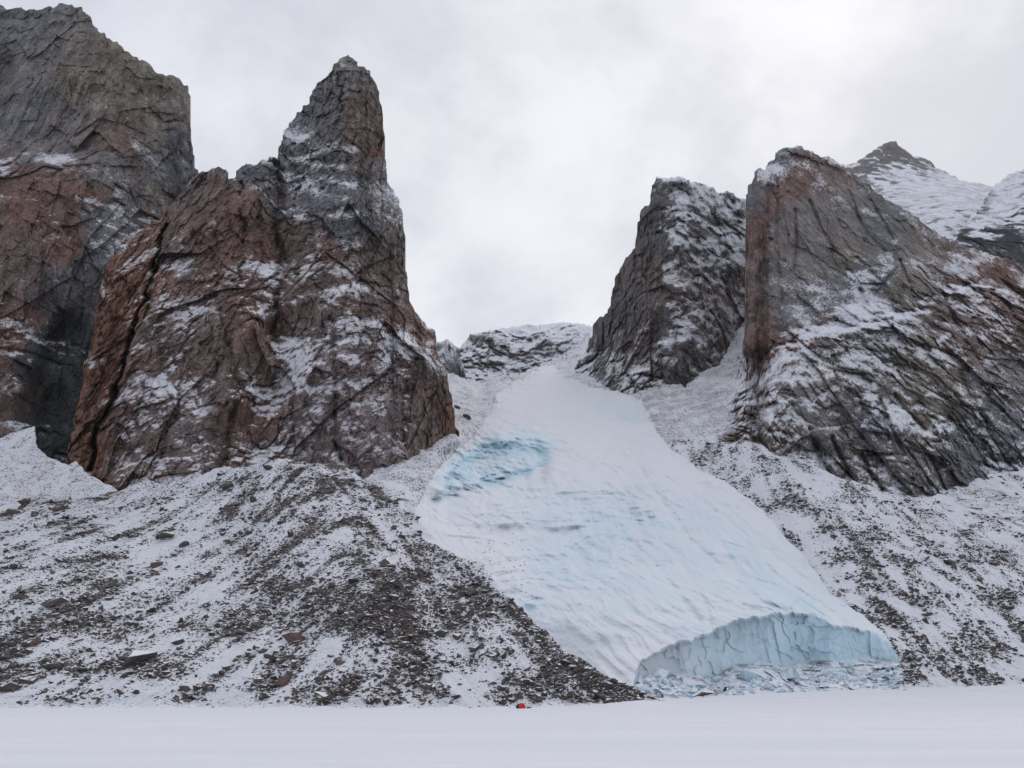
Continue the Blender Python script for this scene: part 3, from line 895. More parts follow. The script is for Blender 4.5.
ice = above * (.45 * wallf + .35 * wallf2 + fill * (.80 + .5 * fbm(P / 18, 4, 196)) + .60 * fill2 + .20 * tongue) + above * (1 - smooth_top) * (.08 * sstep(.55, 1.25, wv1) * mid + .12 * sstep(.5, 1.2, wv2) * sstep(.75, .35, lane) * np.clip(mid + blob(u, v, 700, 560, 120, 70, 30) * .7, 0, 1) + .10 * fbm(w / np.array([30, 90, 60]), 4, 197) + .20 * sstep(.3, 1.2, flow) * tongue * sstep(.15, .5, lane) + .14 * sstep(.4, 1.2, arcs) * tongue * sstep(.9, .5, lane)) + 0.04 * mid + above * ( .22 * blob(u, v, 770, 580, 70, 36, 40) + .15 * blob(u, v, 640, 540, 120, 50, 10) + .25 * blob(u, v, 790, 600, 50, 14, 20) + .2 * blob(u, v, 530, 610, 14, 16, 30)) + above * .45 * np.clip(steep - .62, 0, .5) * (1 - smooth_top) + above * .12 * concave * (1 - smooth_top)
ice += -.4 * blob(u, v, 470, 550, 55, 35, 20) * above - .3 * smooth_top
ice += face * (0.92 - .35 * blob(u, v, 665, 660, 40, 20) + .3 * blob(u, v, 820, 640, 70, 25)) + apron * .22
gl.attrs['ice'] = np.clip(ice, -.2, 1.4)
gl.attrs['nc'] = NCG * np.array([1, 1, 1])
gl.attrs['deb'] = np.clip(.10 * blob(u, v, 500, 555, 40, 20, 30) + .25 * blob(u, v, 650, 686, 14, 8) + .35 * blob(u, v, 715, 690, 10, 6) + .12 * blob(u, v, 520, 590, 18, 10, 40) + .1 * perlin(P / 15, 100) * blob(u, v, 480, 540, 70, 50, 30), 0, .6)
g_main, g_front = gl.build('glacier', M_GLACIER, split=face > 0.5, cuts=('ice_cliff', M_FRONT))
props(g_main, 'white glacier tongue with blue seracs pouring down between the rock towers', 'glacier', kind='structure')
g_front['label'] = 'pale blue broken ice cliff at the glacier snout'


def edge_ctrl(pts, du):
    a = np.array(pts, float)
    return [(x + du, y, d + 9) for (x, y), d in zip(pts, gl_rbf(a[:, 0], a[:, 1]))]


def under_glacier(sh, gap=5.0):
    """keep bare ground below the ice where the ice lies on it"""
    a = np.array(GL_TOP)
    top = np.interp(sh.U, a[:, 0], a[:, 1], left=9999, right=9999)
    inside = sh.V > top + 1.5
    y = gl_depth(np.clip(sh.U, 400, 906), np.clip(sh.V, 364, 705))
    sh.Y0 = np.where(inside, np.maximum(sh.Y0, y + gap + 6 * sstep(0, 8, sh.V - top) + 60 * sstep(3, 14, sh.V - top)), sh.Y0)


# ================================================================== ground left of the glacier
tal = Sheet([(335, 500), (352, 486), (367, 478), (390, 450), (420, 405), (445, 374), (458, 372), (462, 373), (467, 378), (480, 380), (500, 379), (520, 374), (540, 366), (552, 360), (566, 352), (580, 340), (590, 332), (600, 332), (610, 380)],
            lambda u: np.interp(u, [335, 400, 480, 610], [600, 600, 600, 560]),
            inv_depth(edge_ctrl(EDGE_L, -1) + [(335, 500, 600), (367, 482, 642), (400, 468, 672), (445, 447, 742), (453, 440, 770), (462, 420, 880), (458, 375, 1230), (480, 382, 1330), (470, 400, 1040), (480, 405, 1020), (395, 540, 515), (395, 600, 430), (520, 378, 1420), (545, 368, 1500), (570, 352, 1640), (590, 335, 1760), (600, 380, 1330), (500, 600, 500)]), res=0.8, seed=6, back=60)
under_glacier(tal)
tal.D += (4 * fbm(tal.P / 30, 4, 101) + 1.5 * fbm(tal.P / 6, 3, 102)).astype(np.float32)
tal.jitter(1.0, 8, 1.5, 25)
tal.solve()
tal.J = tal.P
rock_attrs(tal, [(0, 0, (0.13, 0.118, 0.112))], [(0, 0, .2), (470, 400, .25), (450, 380, .1), (580, 345, .2), (410, 500, .12)], thr=.5,
           deb=np.clip(idw(tal.U, tal.V, [(400, 490, .45), (430, 480, .4), (380, 500, .5), (450, 455, .4), (470, 410, .25), (480, 390, .15), (465, 440, .35), (560, 360, .1)], 3) + .6 * fbm(tal.P / 25, 3, 104) + .5 * perlin(tal.P / 6, 105), 0, .8))
tal.attrs['snow'] = np.clip(tal.attrs['snow'] * .6 + .6, 0, 1.2)
o = tal.build('talus_slope', M_TERRAIN)
props(o, 'snowy talus running up between the red buttress and the left glacier edge', 'slope', kind='structure')

# ================================================================== ground right of the glacier
RS_SKY = [(560, 382), (575, 380), (600, 386), (625, 396), (650, 389), (670, 381), (685, 387), (697, 371), (727, 354), (735, 330), (744, 308), (752, 312), (765, 345), (800, 446), (830, 475), (870, 487), (905, 497), (930, 497), (950, 490), (975, 478), (990, 473), (1024, 470), (1120, 462), (1240, 460)]
rs = Sheet(RS_SKY, lambda u: np.interp(u, [560, 640, 700, 1240], [600, 690, 702, 696]),
           inv_depth(edge_ctrl(EDGE_R, 1) + [(690, 390, 1105), (727, 356, 1215), (744, 310, 1350), (575, 382, 1370), (745, 446, 800), (745, 420, 885), (758, 450, 792), (790, 461, 790), (790, 442, 880), (770, 400, 1000), (815, 462, 800), (905, 650, 470), (905, 690, 430), (960, 689, 448), (1024, 684, 478), (1240, 684, 560), (900, 497, 762), (950, 490, 785), (1024, 470, 830), (1240, 460, 900), (830, 500, 708), (870, 540, 632), (850, 560, 590), (950, 600, 560), (900, 590, 555), (1000, 540, 690), (920, 515, 722), (1024, 575, 640), (940, 650, 495), (1024, 640, 540), (1000, 600, 595), (640, 690, 470), (700, 600, 560), (830, 475, 775), (800, 490, 715)]),
           res=0.8, seed=7, back=60)
under_glacier(rs)
u, v, P = rs.U, rs.V, rs.P
fallR = np.stack([P[:, 0] * .99 - P[:, 1] * .12, (P[:, 0] * .12 + P[:, 1] * .99) * .12, P[:, 2] * .12], 1)
rs.D += (4.5 * fbm(P / 45, 4, 111) + 1.6 * fbm(P / 7, 3, 112) + 3.5 * fbm(fallR / 16, 3, 113)).astype(np.float32)
# the lateral moraine rib with its steep dark side
rib = line_dist(u, v, [(815, 500), (845, 520), (875, 548), (895, 578), (905, 610)])
rs.D += (-9 * np.exp(-(rib / 13) ** 2)).astype(np.float32)
rs.D += (4 * np.exp(-(line_dist(u, v, [(920, 512), (960, 532), (1000, 556), (1040, 580)]) / 4.5) ** 2)).astype(np.float32)
slab = np.clip(blob(u, v, 1000, 497, 34, 7, 18) + blob(u, v, 985, 507, 32, 5, 15) + .8 * blob(u, v, 1015, 520, 30, 5, 18), 0, 1)
oR, eR = blocks(joint_coords(P, 70) / np.array([7, 14, 40]), 115, 1.5)
rs.D += (slab * (7 * oR - 3)).astype(np.float32)
rs.jitter(1.0, 7, 1.5, 25)
rs.solve()
rs.J = P
dn = idw(u, v, [(700, 420, .66), (680, 400, .72), (660, 402, .8), (720, 380, .5), (655, 420, .8), (730, 420, .6), (740, 340, .1), (745, 320, .05), (700, 450, .5), (740, 460, .5), (780, 480, .45), (800, 500, .35), (815, 540, .2), (830, 560, .15), (850, 580, .15), (850, 540, .5), (870, 560, .62), (880, 590, .5), (840, 510, .55), (880, 510, .35), (905, 505, .2), (900, 540, .4), (930, 560, .34), (900, 620, .5), (930, 610, .42), (950, 650, .5), (900, 660, .4), (980, 660, .52), (1010, 610, .45), (1020, 650, .5), (960, 590, .3), (1000, 580, .25), (960, 505, .02), (1000, 530, .04), (1020, 545, .08), (930, 520, .4), (970, 540, .45), (1010, 562, .55), (1020, 690, .1), (940, 685, .25)], 3)
deb = dn * 1.0 + .55 * fbm(fallR / 10, 4, 117, .6) + .8 * fbm(P / 30, 4, 118, .6)
stripe = np.exp(-(line_dist(u, v, [(918, 511), (960, 530), (1000, 553), (1060, 585)]) / 6) ** 2)
darkrib = np.clip(blob(u, v, 874, 570, 9, 32, -22) + .6 * blob(u, v, 838, 520, 10, 20, -20), 0, 1)
rs.deb = np.clip(deb, 0, 1)
rock_attrs(rs, [(0, 0, (0.125, 0.112, 0.106)), (1000, 500, (0.17, 0.135, 0.11)), (820, 600, (0.125, 0.112, 0.106)), (960, 640, (0.125, 0.112, 0.106))], [(0, 0, .2)], thr=.45,
           deb=np.clip(deb * .68 + .35 * stripe + .3 * darkrib, 0, .85))
rs.attrs['snow'] = np.clip(rs.attrs['snow'] * .6 + .75 - .75 * sstep(.5, 1.3, deb) * .8 - .6 * stripe * (.6 + perlin(P / 4, 119)) - .55 * darkrib - 1.1 * slab * sstep(-.25, .1, oR + .1), 0, 1.2)
o = rs.build('scree_slope', M_TERRAIN)
props(o, 'snow and scree slope between the right glacier edge and the brown rock massif', 'slope', kind='structure')

# ================================================================== RIGHT: near massif with the square tower
mas = Sheet([(704, 450), (712, 432), (720, 412), (729, 393), (736, 372), (743, 352), (746, 332), (746.6, 250), (747.2, 200), (749, 186), (753, 178), (757, 170), (762, 169), (768, 168), (770, 159), (776, 152), (784, 147.5), (792, 147), (801, 147.5), (814, 152), (831, 158), (844, 167), (854, 175), (864, 183), (877, 192), (897, 207), (911, 217), (921, 220), (931, 228), (944, 238), (964, 245), (981, 250), (997, 258), (1024, 267), (1100, 285), (1240, 300)],
            lambda u: np.interp(u, [704, 758, 790, 870, 905, 950, 1024, 1240], [480, 490, 495, 520, 530, 525, 505, 500]),
            inv_depth([(706, 448, 852), (720, 414, 930), (730, 392, 985), (738, 366, 1030), (725, 440, 842), (745, 405, 862), (749, 345, 910), (745, 440, 822), (770, 445, 808), (790, 458, 806), (900, 493, 778), (1024, 468, 850), (1240, 460, 930), (870, 480, 790), (950, 485, 800),
                       (747, 250, 1000), (748, 195, 1035), (770, 165, 1060), (795, 150, 1068), (775, 300, 930), (790, 250, 985), (800, 200, 1020), (770, 250, 968), (780, 330, 905), (772, 345, 890), (810, 318, 912), (850, 305, 925), (850, 260, 985), (850, 200, 1050),
                       (790, 360, 858), (830, 330, 885), (870, 310, 925), (870, 250, 1000), (870, 195, 1085), (900, 280, 965), (910, 230, 1045), (940, 245, 1060), (890, 330, 885), (920, 300, 960), (960, 270, 1030), (1000, 300, 1000), (1024, 275, 1090), (1240, 310, 1150),
                       (820, 370, 850), (880, 370, 850), (830, 420, 822), (900, 420, 815), (960, 420, 838), (940, 350, 900), (1000, 380, 905), (1024, 420, 885), (1000, 460, 850), (780, 400, 830), (1100, 380, 960)]), seed=8)
mas.jitter()
u, v = mas.U, mas.V
low = sstep(-15, 25, v - np.interp(u, [740, 772, 810, 850, 880, 920, 960, 1024], [352, 345, 320, 306, 300, 262, 255, 275]))
Dup = mas.D.copy()
rock_relief(mas, lean=-7, big=8, ribs=9, b1=(45, 170, 10), b2=(17, 60, 4.5), b3=(7, 18, 1.8), ledge=(60, 1.5, 0.5), ledge2=(18, .5, 0.5), crack=5.5, gain=.62)
Dhi = mas.D.copy()
mas.D = Dup
rock_relief(mas, lean=-22, big=10, ribs=6, b1=(44, 90, 13), b2=(20, 36, 8), b3=(8, 15, 3.4), b4=(3, 7, 1.0), joints=((30, 300, 16, .05), (13, 120, 9, .07), (7, 60, 3, .09)), ledge=(44, 4.5, 0.5), ledge2=(13, 1.3, 0.45), crack=8)
mas.D = (Dhi * (1 - low) + mas.D * low).astype(np.float32)
# the bench between tower and slabs lies back
bench = np.interp(u, [735, 760, 790, 830, 870, 905, 935, 965, 1024, 1240], [420, 372, 350, 330, 322, 322, 300, 285, 296, 330])
mas.D += (34 * sstep(7, -7, v - bench + 14 * fbm(mas.P / 40, 4, 140)) + 9 * np.exp(-np.clip(u - 746, 0, 99) / 20.0) * sstep(350, 325, v) - 20 * blob(u, v, 915, 285, 34, 40, 20) + 30 * blob(u, v, 770, 400, 16, 30, 30) * 0).astype(np.float32)
# joints cut into the lower slabs and the tower
for pts, a, w in (([(815, 440), (822, 462), (830, 476)], 14, 2.6), ([(832, 437), (842, 460), (856, 482)], 12, 2.2), ([(862, 455), (872, 475), (882, 490)], 10, 2), ([(880, 400), (890, 425), (905, 455)], 8, 2), ([(895, 395), (905, 410), (925, 430)], 10, 2.5),
                  ([(960, 375), (985, 420), (1010, 465)], 9, 3), ([(950, 410), (970, 440), (985, 465)], 9, 2.5), ([(930, 455), (940, 480), (944, 490)], 8, 2), ([(878, 405), (884, 418), (890, 440)], 8, 2), ([(945, 300), (965, 340), (985, 370)], 9, 2.5),
                  ([(810, 200), (822, 230), (835, 250)], 7, 1.6), ([(795, 210), (797, 240), (794, 270)], 6, 1.6), ([(855, 210), (868, 235), (885, 250)], 7, 2), ([(870, 200), (885, 225), (893, 240)], 7, 2), ([(778, 180), (776, 240), (782, 300)], 5, 2), ([(900, 260), (906, 275), (912, 290)], 9, 1.6), ([(860, 290), (864, 300), (868, 306)], 7, 2)):
    mas.D += (1.2 * a * np.exp(-(line_dist(u, v, pts) / w) ** 2)).astype(np.float32)
mas.solve(rimround=6, rimpx=8)
TAN = (0.185, 0.165, 0.145)
rock_attrs(mas, [(760, 200, GREY2), (757, 230, RED), (752, 260, BROWN), (770, 200, RED), (800, 170, RED), (820, 170, BROWN), (780, 160, GREY2), (800, 230, GREY), (780, 270, GREY), (820, 260, GREY), (845, 220, GREY), (850, 250, OLIVE), (840, 280, GREY2), (880, 230, GREY2), (870, 270, GREY2), (760, 310, BROWN), (790, 310, GREY2),
                 (920, 245, TAN), (900, 290, TAN), (930, 270, TAN), (950, 255, BROWN), (990, 275, RED), (1010, 290, RED), (790, 340, RED), (770, 350, RED), (830, 340, GREY), (880, 320, GREY2), (960, 340, BROWN), (1000, 340, BROWN), (920, 360, TAN), (870, 380, GREY), (800, 400, GREY), (830, 430, GREY), (880, 430, GREY2), (920, 420, TAN), (940, 400, OLIVE), (960, 450, GREY2), (1000, 430, GREY2), (1010, 370, GREY), (900, 470, GREY), (850, 470, GREY), (760, 430, BROWN), (1200, 400, GREY)],
           [(710, 440, .3), (722, 415, .3), (732, 390, .32), (740, 365, .3), (745, 400, .2), (745, 430, .1), (752, 362, .12), (750, 338, -.35), (748, 300, -.35), (760, 220, -.2), (780, 160, .02), (810, 160, .0), (800, 220, -.2), (800, 260, -.2), (840, 240, -.15), (850, 190, -.05), (870, 240, -.15), (795, 270, .0), (760, 300, -.15), (790, 325, -.06), (840, 300, -.02), (870, 275, .02), (900, 240, -.05), (920, 250, -.1), (900, 285, -.1), (930, 280, -.06),
            (960, 290, .1), (980, 300, .14), (1000, 280, -.03), (850, 315, .14), (870, 330, .2), (900, 330, .14), (820, 350, .12), (780, 370, .2), (770, 400, .18), (760, 430, .12), (850, 370, .08), (930, 340, .1), (960, 350, -.02), (1000, 340, .08), (820, 400, .14), (870, 400, .06), (920, 390, .0), (830, 430, .04), (880, 440, .0), (920, 430, .02), (960, 430, .0), (1000, 400, .04), (1010, 440, .08), (900, 480, .0), (800, 440, .14), (1015, 370, -.1)],
           thr=.60, dust0=.40)
o = mas.build('massif', M_TERRAIN, smooth=False)
props(o, 'broad brown grey massif with a sheer square tower and snowy slabs below', 'cliff', kind='structure')

# ================================================================== RIGHT: the dark tower behind
tow = Sheet([(556, 395), (562, 381), (570, 373), (580, 360), (587, 347), (595, 327), (600, 317), (608, 312), (613, 290), (618, 273), (627, 257), (635, 252), (637, 227), (643, 208), (651, 203), (652.5, 183), (657, 177), (673, 177), (683, 175.5), (693, 183), (703, 183), (717, 192), (730, 193), (740, 199), (747, 198), (765, 215), (790, 330)],
            lambda u: np.interp(u, [556, 600, 640, 700, 790], [410, 420, 430, 420, 400]),
            inv_depth([(575, 378, 1395), (600, 385, 1310), (620, 390, 1215), (640, 394, 1150), (660, 388, 1145), (690, 385, 1135), (727, 355, 1240), (748, 340, 1300), (790, 340, 1300), (590, 350, 1440), (600, 335, 1400), (618, 290, 1400), (630, 320, 1270), (640, 300, 1240), (638, 240, 1360), (655, 200, 1345), (660, 240, 1270), (672, 250, 1250), (690, 180, 1360), (690, 250, 1270), (700, 320, 1200), (665, 330, 1180), (675, 360, 1140), (720, 250, 1310), (745, 205, 1430), (742, 290, 1320), (735, 310, 1290), (710, 340, 1190), (680, 300, 1215), (620, 360, 1270)]), seed=9)
tow.jitter(1.3, 12, 1.6, 40)
rock_relief(tow, lean=5, big=12, ribs=14, b1=(55, 160, 15), b2=(24, 60, 8), b3=(10, 22, 4), b4=(5, 9, 1.8), ledge=(46, 5, -0.35), ledge2=(17, 2, -0.3), crack=9)
tow.solve(rimround=9, rimpx=7)
CH = (0.105, 0.102, 0.104)
CH2 = (0.126, 0.113, 0.105)
rock_attrs(tow, [(640, 280, CH2), (620, 320, CH), (660, 220, CH), (690, 200, CH), (720, 250, CH), (660, 280, (0.14, 0.115, 0.105)), (640, 340, (0.125, 0.105, 0.098)), (680, 340, CH), (700, 340, (0.15, 0.13, 0.118)), (740, 290, (0.13, 0.10, 0.1)), (590, 360, CH), (675, 375, CH2)],
           [(640, 240, -.3), (635, 300, -.3), (655, 290, -.25), (618, 310, -.25), (690, 185, .22), (680, 220, .2), (700, 250, .2), (725, 230, .2), (690, 290, .17), (680, 270, .2), (720, 300, .12), (650, 340, .04), (620, 370, .12), (690, 330, .18), (660, 370, .02), (680, 375, -.1), (590, 370, .08), (735, 330, .14), (700, 365, .08), (655, 205, -.1)], thr=.57, dust0=.38)
o = tow.build('rock_tower', M_TERRAIN, smooth=False)
props(o, 'dark snow streaked rock tower standing at the right edge of the upper glacier', 'cliff', kind='structure')

# ================================================================== outcrop behind the buttress
outc = Sheet([(424, 352), (431, 344), (437, 340), (447, 340), (453, 344), (458, 349), (462, 360), (465, 370), (468, 382), (471, 396)], 412,
             inv_depth([(430, 400, 1190), (450, 400, 1185), (468, 395, 1190), (440, 345, 1260), (455, 350, 1250), (466, 380, 1235), (448, 375, 1200)]), res=.7, seed=10, back=80)
rock_relief(outc, lean=-12, big=4, ribs=6, b1=(26, 60, 7), b2=(12, 26, 5), b3=(7, 12, 3), ledge=(26, 2.5, .3), ledge2=(12, 1.2, .3), crack=5)
outc.jitter(.8, 10, 1.0, 30)
outc.solve(rimround=10, rimpx=6)
rock_attrs(outc, [(445, 360, CH2), (460, 370, CH)], [(445, 360, .0), (440, 345, .1), (462, 370, .0)], thr=.56)
o = outc.build('outcrop', M_TERRAIN)
props(o, 'small dark rock outcrop peeping out behind the red buttress, above the talus', 'rock outcrop', kind='structure')

# ================================================================== headwall at the glacier's top
head = Sheet([(425, 360), (440, 353), (455, 350), (461, 346), (472, 335), (487, 331), (503, 328), (520, 325.5), (543, 324.5), (560, 323), (575, 322.5), (585, 324), (595, 328), (625, 345)], 402,
             inv_depth([(425, 390, 1640), (480, 382, 1640), (500, 379, 1660), (540, 372, 1700), (600, 345, 1760), (461, 350, 1760), (487, 333, 1830), (503, 332, 1850), (543, 331, 1850), (575, 330, 1860), (543, 324, 2050), (510, 326, 2000), (575, 323, 2050), (500, 360, 1740), (540, 350, 1780), (600, 380, 1700)]), res=.7, seed=11, back=300)
rock_relief(head, lean=0, big=10, ribs=22, b1=(50, 110, 16), b2=(24, 48, 11), b3=(12, 20, 6), b4=(7, 10, 3), ledge=(40, 5, .1), ledge2=(20, 2, .1), crack=10)
head.jitter(.7, 18, 1.0, 50)
head.solve(rimround=10, rimpx=4)
HZ = (0.17, 0.162, 0.16)
rock_attrs(head, [(480, 350, HZ), (540, 350, HZ)], [(480, 355, -.02), (520, 350, 0.0), (520, 326, .5), (545, 326, .5), (570, 326, .5), (500, 329, .3), (545, 345, .0), (560, 360, .15), (585, 340, .25), (470, 345, .02), (500, 372, .08), (595, 335, .2)], thr=.56)
o = head.build('headwall', M_TERRAIN)
props(o, 'distant grey headwall with a thin snow cap closing the glacier valley', 'cliff', kind='structure')

# ================================================================== far peak and the ridge at the right
peak = Sheet([(800, 215), (830, 183), (847, 165), (858, 160), (874, 150), (882, 145), (889, 141.5), (895, 141), (900, 146), (905, 151), (911, 156), (921, 157), (929, 160), (937, 168), (951, 175), (964, 181), (980, 184), (993, 187), (1010, 195), (1060, 215), (1240, 260)], 330,
             inv_depth([(830, 190, 2350), (847, 168, 2500), (892, 143, 2620), (911, 158, 2600), (937, 170, 2550), (993, 188, 2300), (1240, 262, 2200), (870, 180, 2330), (905, 190, 2200), (940, 200, 2050), (970, 215, 1900), (940, 230, 1800), (1000, 240, 1780), (960, 270, 1600), (880, 240, 1900), (830, 300, 1600), (1100, 300, 1600), (915, 210, 2030), (895, 170, 2450)]), res=.7, seed=12, back=400)
rock_relief(peak, lean=0, big=24, ribs=24, b1=(90, 120, 26), b2=(40, 60, 16), b3=(18, 26, 8), b4=(9, 12, 4), ledge=(60, 4, .3), ledge2=(26, 1.5, .3), crack=10, gain=.1)
peak.jitter(.7, 25, 1.2, 70)
peak.solve(rimround=14, rimpx=5)
rock_attrs(peak, [(890, 150, (0.15, 0.142, 0.14)), (870, 165, HZ), (930, 165, HZ), (970, 240, CH), (920, 220, CH2)], [(890, 152, -.28), (870, 165, -.22), (850, 172, -.14), (915, 160, -.18), (905, 175, .14), (930, 190, .22), (960, 200, .24), (900, 195, .2), (880, 185, .06), (950, 225, .1), (930, 215, .06), (975, 235, -.06), (960, 240, -.1), (990, 200, .2)], thr=.55, lumpw=.55)
peak.attrs['snow'] = np.clip(peak.attrs['snow'] - 1.1 * sstep(.12, .5, fbm(peak.P / np.array([60, 60, 34]), 5, 330, .7)), 0, 1)
o = peak.build('mountain', M_TERRAIN)
props(o, 'pointed far peak above a broad snowfield behind the brown massif', 'mountain', kind='structure')

rid = Sheet([(940, 262), (952, 243), (960, 231), (975, 214), (986, 198), (995, 185), (1004, 179), (1011, 175), (1024, 168), (1060, 150), (1120, 120), (1250, 90)], 330,
            inv_depth([(950, 250, 1420), (962, 232, 1480), (995, 187, 1720), (1024, 170, 1760), (1250, 95, 1800), (1000, 212, 1560), (1024, 193, 1600), (1000, 240, 1440), (1024, 260, 1400), (1024, 225, 1470), (980, 260, 1390), (1000, 320, 1300), (1250, 300, 1350), (1150, 200, 1550)]), res=.8, seed=13, back=300)
rock_relief(rid, lean=-15, big=14, ribs=18, b1=(60, 120, 18), b2=(26, 50, 10), b3=(12, 20, 5), b4=(7, 9, 2.5), ledge=(50, 3, .4), ledge2=(20, 1.2, .4), crack=9, gain=.25)
rid.jitter(.8, 18, 1.2, 50)
rid.solve(rimround=10, rimpx=5)
rock_attrs(rid, [(980, 240, DARK), (1010, 230, DARK), (1000, 195, CH), (1024, 210, CH)], [(1000, 190, .2), (1020, 178, .16), (990, 203, .16), (975, 220, .06), (1010, 205, .05), (980, 240, -.2), (1010, 240, -.12), (1024, 200, .02), (1020, 260, -.1)], thr=.56, lumpw=.3)
rid.attrs['snow'] = np.clip(rid.attrs['snow'] - 1.0 * sstep(.1, .5, fbm(rid.P / np.array([40, 40, 24]), 5, 331, .7)), 0, 1)
o = rid.build('ridge', M_TERRAIN)
props(o, 'dark snow capped ridge cut off by the right edge of the photo', 'mountain', kind='structure')

# ================================================================== SEA ICE
TOE = [(-240, 711, 300), (0, 708, 303), (150, 708, 304), (520, 708.5, 305), (600, 705, 314), (640, 700, 330), (690, 699, 392), (740, 695, 404), (800, 692, 416), (860, 690.5, 426), (905, 690, 432), (960, 688, 450), (1024, 684.5, 480), (1240, 684, 560)]
_t = np.array(TOE, float)
_tp, _tq = pq(_t[:, 0], _t[:, 1])


def ice_height(x, y):
    a = x / np.maximum(y, 20)
    ty = np.interp(a, _tp, _t[:, 2])
    tz = np.interp(a, _tp, _t[:, 2] * _tq + CAMZ)
    s = sstep(0.70, 1.0, y / ty)
    z = tz * s
    Q = np.stack([x, y, 0 * x], 1)
    near = np.exp(-((y - ty + 2) / 5) ** 2)
    z = z + near * (2.0 * np.clip(fbm(Q / np.array([9, 6, 1]), 4, 200) + .12, 0, 1))
    z = z + (0.12 * fbm(Q / np.array([25, 9, 1]), 3, 205) + .16 * np.clip(ridged(Q / np.array([16, 5, 1]) + .4 * fbm(Q / 20, 2, 208)[:, None], 3, 206) - .6, 0, 1)) * (y < 700)
    return z


gx = np.concatenate([-np.geomspace(25000, 420, 26), np.arange(-400, 520, 2.5), np.geomspace(540, 25000, 26)])
gy = np.concatenate([-np.geomspace(25000, 30, 24), np.arange(-20, 30, 5), np.arange(30, 140, 1.5), np.arange(140, 290, 2.5), np.arange(290, 345, 1.0), np.arange(345, 500, 2.0), np.geomspace(510, 25000, 24)])
XX, YY = np.meshgrid(gx, gy)
xx, yy = XX.ravel(), YY.ravel()
zz = np.where((yy > 0) & (yy < 900), ice_height(xx, yy), 0.0)
idx = np.arange(len(xx)).reshape(XX.shape)
ff = np.stack([idx[:-1, :-1].ravel(), idx[:-1, 1:].ravel(), idx[1:, 1:].ravel(), idx[1:, :-1].ravel()], 1)
sea = mesh_from('sea_ice', np.stack([xx, yy, zz], 1), ff, M_SEAICE)
props(sea, 'flat snow covered sea ice of the frozen fjord below the cliffs', 'sea ice', kind='structure')

# ================================================================== STONES
rng = np.random.default_rng(11)


def hull(n, seed, flat=0.7, rounds=0, noise=0.06):
    """an angular broken stone: hull of a few random points, its faces and edges roughened"""
    r = np.random.default_rng(seed)
    bm = bmesh.new()
    for p in r.normal(size=(n, 3)):
        p = p / np.linalg.norm(p) * (0.82 + .36 * r.random())
        bm.verts.new((p[0], p[1] * .85, p[2] * flat))
    res = bmesh.ops.convex_hull(bm, input=bm.verts)
    junk = [e for e in res['geom_interior'] + res['geom_unused'] if isinstance(e, bmesh.types.BMVert)]
    if junk:
        bmesh.ops.delete(bm, geom=list(set(junk)), context='VERTS')
    if rounds:
        bmesh.ops.bevel(bm, geom=bm.edges[:], offset=.035, segments=1, affect='EDGES', clamp_overlap=True)
        bmesh.ops.triangulate(bm, faces=bm.faces[:])
        for _ in range(rounds):
            bmesh.ops.subdivide_edges(bm, edges=bm.edges[:], cuts=1, use_grid_fill=True)
        bmesh.ops.triangulate(bm, faces=bm.faces[:])
        co = np.array([x.co for x in bm.verts])
        d = fbm(co * 2.2 + seed, 4, seed) * noise * 1.6 + blocks(co * 2.6 + seed, seed + 3)[0] * noise
        for x, dd in zip(bm.verts, d):
            x.co *= 1 + float(dd)
    else:
        bmesh.ops.triangulate(bm, faces=bm.faces[:])
    bm.verts.index_update()
    v = np.array([x.co[:] for x in bm.verts], np.float32)
    f = np.array([[x.index for x in t.verts] for t in bm.faces], np.int32)
    bm.free()
    return v, f


STONES = [hull(int(rng.integers(8, 13)), 900 + k, .62 + .3 * rng.random()) for k in range(28)]


def rot(ax, ay, az):
    cx, sx, cy, sy, cz, sz = math.cos(ax), math.sin(ax), math.cos(ay), math.sin(ay), math.cos(az), math.sin(az)
    return (np.array([[cz, -sz, 0], [sz, cz, 0], [0, 0, 1]]) @ np.array([[cy, 0, sy], [0, 1, 0], [-sy, 0, cy]]) @ np.array([[1, 0, 0], [0, cx, -sx], [0, sx, cx]])).astype(np.float32)


def scatter(sh, n, weight, lo, hi, power, region=None):
    """choose spots on a sheet; sizes in metres (radius)"""
    w = np.clip(weight, 0, None) ** 1.6 + 1e-9
    # even spread over the picture: rows are even in v, columns even in u
    du = np.abs(np.gradient(sh.u))
    w = w * (sh.rim > 1.5) * np.repeat(du[None], sh.m, 0).ravel() * np.abs(np.gradient(sh.V0.reshape(sh.m, sh.n), axis=0)).ravel()
    if region is not None:
        w = w * region
    k = rng.choice(len(w), size=n, p=w / w.sum(), replace=False)
    r = lo * (1 - rng.random(n) * (1 - (lo / hi) ** power)) ** (-1 / power)
    return k, r


def stone_heap(name, spots, mat, color, sink=.25, stretch=1.35, stones=STONES):
    vs, fs, tint, base = [], [], [], 0
    for (p, r) in spots:
        v, f = stones[int(rng.integers(len(stones)))]
        sc = r * np.array([stretch * (.75 + .6 * rng.random()), .8 + .4 * rng.random(), .65 + .5 * rng.random()], np.float32)
        R = rot(rng.normal() * .35, rng.normal() * .35, rng.random() * 6.28)
        vs.append((v * sc) @ R.T + p + np.array([0, -.1 * r, r * (.5 - sink)], np.float32))
        fs.append(f + base)
        tint.append(np.full(len(v), rng.normal() * .22))
        base += len(v)
    V = np.concatenate(vs)
    o = mesh_from(name, V, np.concatenate(fs), mat, {'tint': np.concatenate(tint)}, False, None, (float(V[:, 0].mean()), float(V[:, 1].mean()), float(V[:, 2].min())))
    o.color = (*color, 1)
    return o


inframe = lambda sh: ((sh.U > -12) & (sh.U < 1036) & (sh.V < 712)).astype(float)
